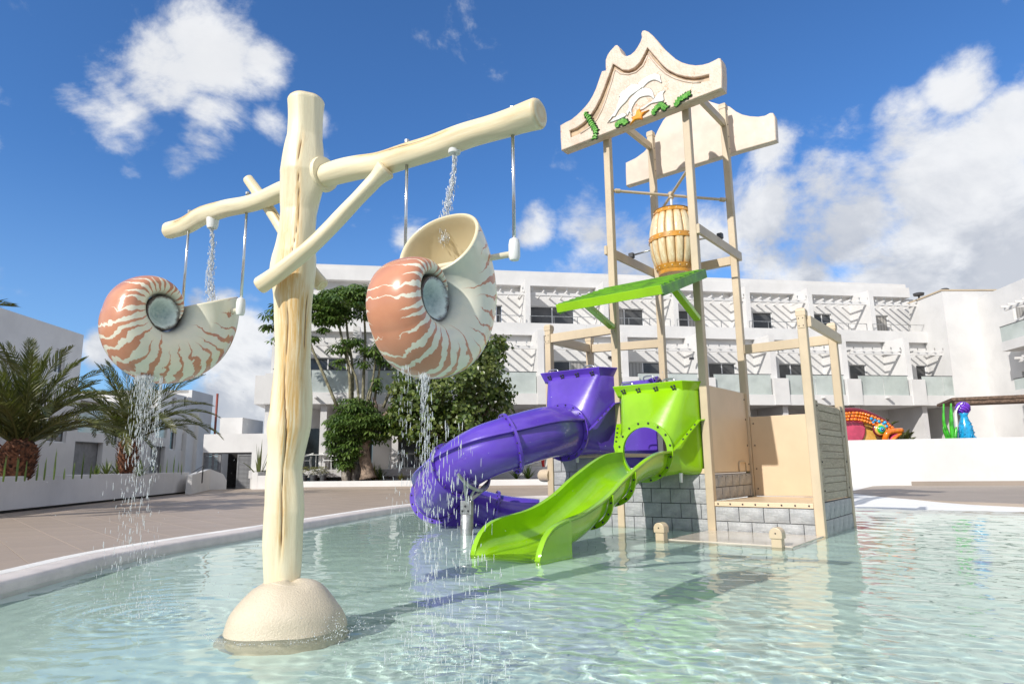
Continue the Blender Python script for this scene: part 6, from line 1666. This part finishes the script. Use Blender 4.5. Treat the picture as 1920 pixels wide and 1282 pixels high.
for pts, w in (([(1784, 832), (1776, 810), (1770, 790), (1769, 757)], 7), ([(1788, 832), (1785, 800), (1784, 780), (1783, 756)], 9), ([(1790, 832), (1792, 815), (1793, 800)], 8), ([(1780, 832), (1772, 812), (1768, 800)], 5)):
    P_ = smooth_path([sx(*p) for p in pts], 14); wv = [wpx(w)*math.sin(math.pi*min(.98, .25+.75*i/13))**.7+.01 for i in range(14)]
    mb = MB(); mb.add([P_[i]+Vector((s_*wv[i], yy, 0)) for i in range(14) for s_, yy in ((-1, 0), (0, -.06), (1, 0), (0, .06))], [(i*4+k, i*4+(k+1) % 4, (i+1)*4+(k+1) % 4, (i+1)*4+k) for i in range(13) for k in range(4)]); mb.build('blade', M['fgreen'], sw, smooth=True)
# palms and cycads behind the wall
palm('small_palm', 'small grey-green fan of palm fronds right behind the fish head', (Yp(1690, 830, 27.2).x, 27.2, zG), .25, .09, 1.15, 22, 51, 'small palms behind the white wall', 80, 5, leaf=.30)
palm('small_palm', 'dark small palm rising behind the back of the fish', (Yp(1655, 830, 28.6).x, 28.6, zG), .9, .09, 1.2, 16, 52, 'small palms behind the white wall', 85, 25, leaf=.30)
palm('small_palm', 'low dark cycad-like palm tucked under the fish mouth', (Yp(1672, 830, 26.9).x, 26.9, zG-.35), .25, .1, .8, 22, 53, 'small palms behind the white wall', 80, 10, leaf=.26)
palm('small_palm', 'little palm just right of the blue sculpture', (Yp(1832, 826, 26.0).x, 26.0, zG-.1), .2, .07, .62, 14, 54, 'small palms behind the white wall', 75, 0, leaf=.2)
# red scuba-like figure seen through the gap beside the tan post
rb = Yp(1014, 870, 33.6); rd_ = thing('red_sculpture', 'small glossy red arched ornament glimpsed under the purple tube beside the tan post', 'sculpture', (rb.x, 33.6, zG))
def rx(x, y): p = Yp(x, y, 33.6); return Vector((p.x-rb.x, 0, p.z-zG))
MB().tube(smooth_path([rx(1020, 880), rx(1018, 868), rx(1017, 858), rx(1008, 858), rx(1002, 862)], 16), list(np.linspace(.05, .16, 16)), 12).build('arch', M['red'], rd_, smooth=True)
MB().tube(smooth_path([rx(1001, 860), rx(1003, 866), rx(1010, 866)], 8), .06, 8).build('white_tip', M['fwhite'], rd_, smooth=True)

# ------------------------------------------------------------------ falling water
m, g, b = new_mat('splashing_water'); b.inputs['Base Color'].default_value = (.93, .96, .97, 1); b.inputs['Roughness'].default_value = .12; b.inputs['Transmission Weight'].default_value = .55; b.inputs['IOR'].default_value = 1.33; M['spray'] = m
def drops(name, pts, parent=None, mat=None):
    """pts: (position, radius, stretch vector)"""
    base_v = [(0, 0, 1), (0, 0, -1), (1, 0, 0), (-1, 0, 0), (0, 1, 0), (0, -1, 0)]; base_f = [(0, 2, 4), (0, 4, 3), (0, 3, 5), (0, 5, 2), (1, 4, 2), (1, 3, 4), (1, 5, 3), (1, 2, 5)]
    mb = MB()
    for p, r, st in pts:
        st = Vector(st); mb.add([p+Vector(v_)*r+st*(1 if v_[2] > 0 else (-1 if v_[2] < 0 else 0)) for v_ in base_v], base_f)
    o = mb.build(name, mat or M['spray'], parent, smooth=True); tag(o, kind='stuff'); o.modifiers.new('round', 'SUBSURF').render_levels = 1; o.modifiers['round'].levels = 1; return o
rg = random.Random(77)
def jet(p0, p1, n_, w0, w1, sz=.010):
    out = []
    for k in range(n_):
        t = rg.random(); c_ = p0.lerp(p1, t)+Vector((math.sin(t*7)*.008, 0, 0)); w = w0+(w1-w0)*t; out.append((c_+Vector((rg.gauss(0, w), rg.gauss(0, w), rg.gauss(0, .02))), sz*.62*rg.uniform(.35, 1.2), (rg.gauss(0, .003), 0, sz*rg.uniform(.8, 4.5))))
    return out
nz0, nz1 = NZ
e0_ = nz0+Vector((.03, 0, -.66)); e1_ = nz1+Vector((-.06, -.0, -.60))
drops('water_jet', jet(nz0-ZZ*.03, e0_, 700, .006, .022, .009)); drops('water_jet', jet(nz1-ZZ*.03, e1_, 700, .006, .020, .008))
# spilling from the shells
fa = []
def fall(cx, cy, z0, n_, spread, drift, sz, zmin=0., dens=1.6):
    for k in range(int(n_*1.35)):
        t = rg.random()**dens; z = z0*(1-t)+zmin*t; w = spread*(.35+.9*t); fa.append((Vector((cx+rg.gauss(0, w)+drift*t, cy+rg.gauss(0, w*.6), z)), sz*.40*rg.uniform(.3, 1.2), (rg.gauss(0, .003), 0, sz*rg.uniform(.8, 6.5))))
b1 = Yp(285, 715, SC1.y-.1); fall(b1.x-.05, b1.y, b1.z+.03, 900, .09, .02, .0095, dens=2.9); b1 = Yp(302, 718, SC1.y-.1); fall(b1.x, b1.y, b1.z+.03, 160, .015, 0, .008, .9)
b2 = Yp(795, 712, SC2.y-.1); fall(b2.x, b2.y, b2.z+.02, 420, .035, .06, .0085, dens=2.0); b3 = Yp(760, 695, SC2.y-.1); fall(b3.x, b3.y, b3.z+.02, 160, .05, .0, .007, dens=1.6)
fall(b2.x+.14, b2.y-.3, b2.z-.25, 260, .13, .1, .010, dens=.9)
drops('falling_water', fa)
spl = []
for cx, cy, n_, rr_, hh_ in ((-2.62, 5.05, 520, .34, .07), (-.50, 3.75, 260, .25, .09), (-1.1, 4.35, 160, .25, .06)):
    for k in range(n_):
        a = rg.uniform(0, 6.3); r_ = abs(rg.gauss(0, rr_)); spl.append((Vector((cx+r_*math.cos(a), cy+r_*math.sin(a)*.8, abs(rg.gauss(0, hh_))+.004)), rg.uniform(.0025, .0065), (0, 0, rg.uniform(0, .005))))
for k in range(260):  # foam where the water meets the rock
    a = rg.uniform(0, 6.3); r_ = .43+abs(rg.gauss(0, .035)); spl.append((Vector((ROCKC.x+r_*math.cos(a)*1.03, ROCKC.y+r_*math.sin(a), rg.uniform(.0, .012))), rg.uniform(.003, .007), (0, 0, 0)))
for k in range(200):
    a = rg.uniform(-3, 4); spl.append((Vector((rg.uniform(-3.2, 1.5), rg.uniform(3.2, 8), rg.uniform(.0, 1.6)**1.2)), rg.uniform(.0015, .004), (0, 0, rg.uniform(0, .004))))
drops('splash_droplets', spl)
bj = []
for k in range(60): bj.append((cen+Vector((rg.gauss(0, .012), rg.gauss(0, .012), rg.uniform(5.5, 5.66))), rg.uniform(.006, .014), (0, 0, .01)))
for k in range(40): t = rg.random(); p = PD+E1*.08-E2*.2; bj.append((Vector((p.x+rg.gauss(0, .01), p.y, 4.3-3.1*t)), rg.uniform(.006, .011), (0, 0, rg.uniform(0, .03))))
drops('trickle', bj)
# wet patch of droplets running on the near purple tube is left to the gloss of the tube
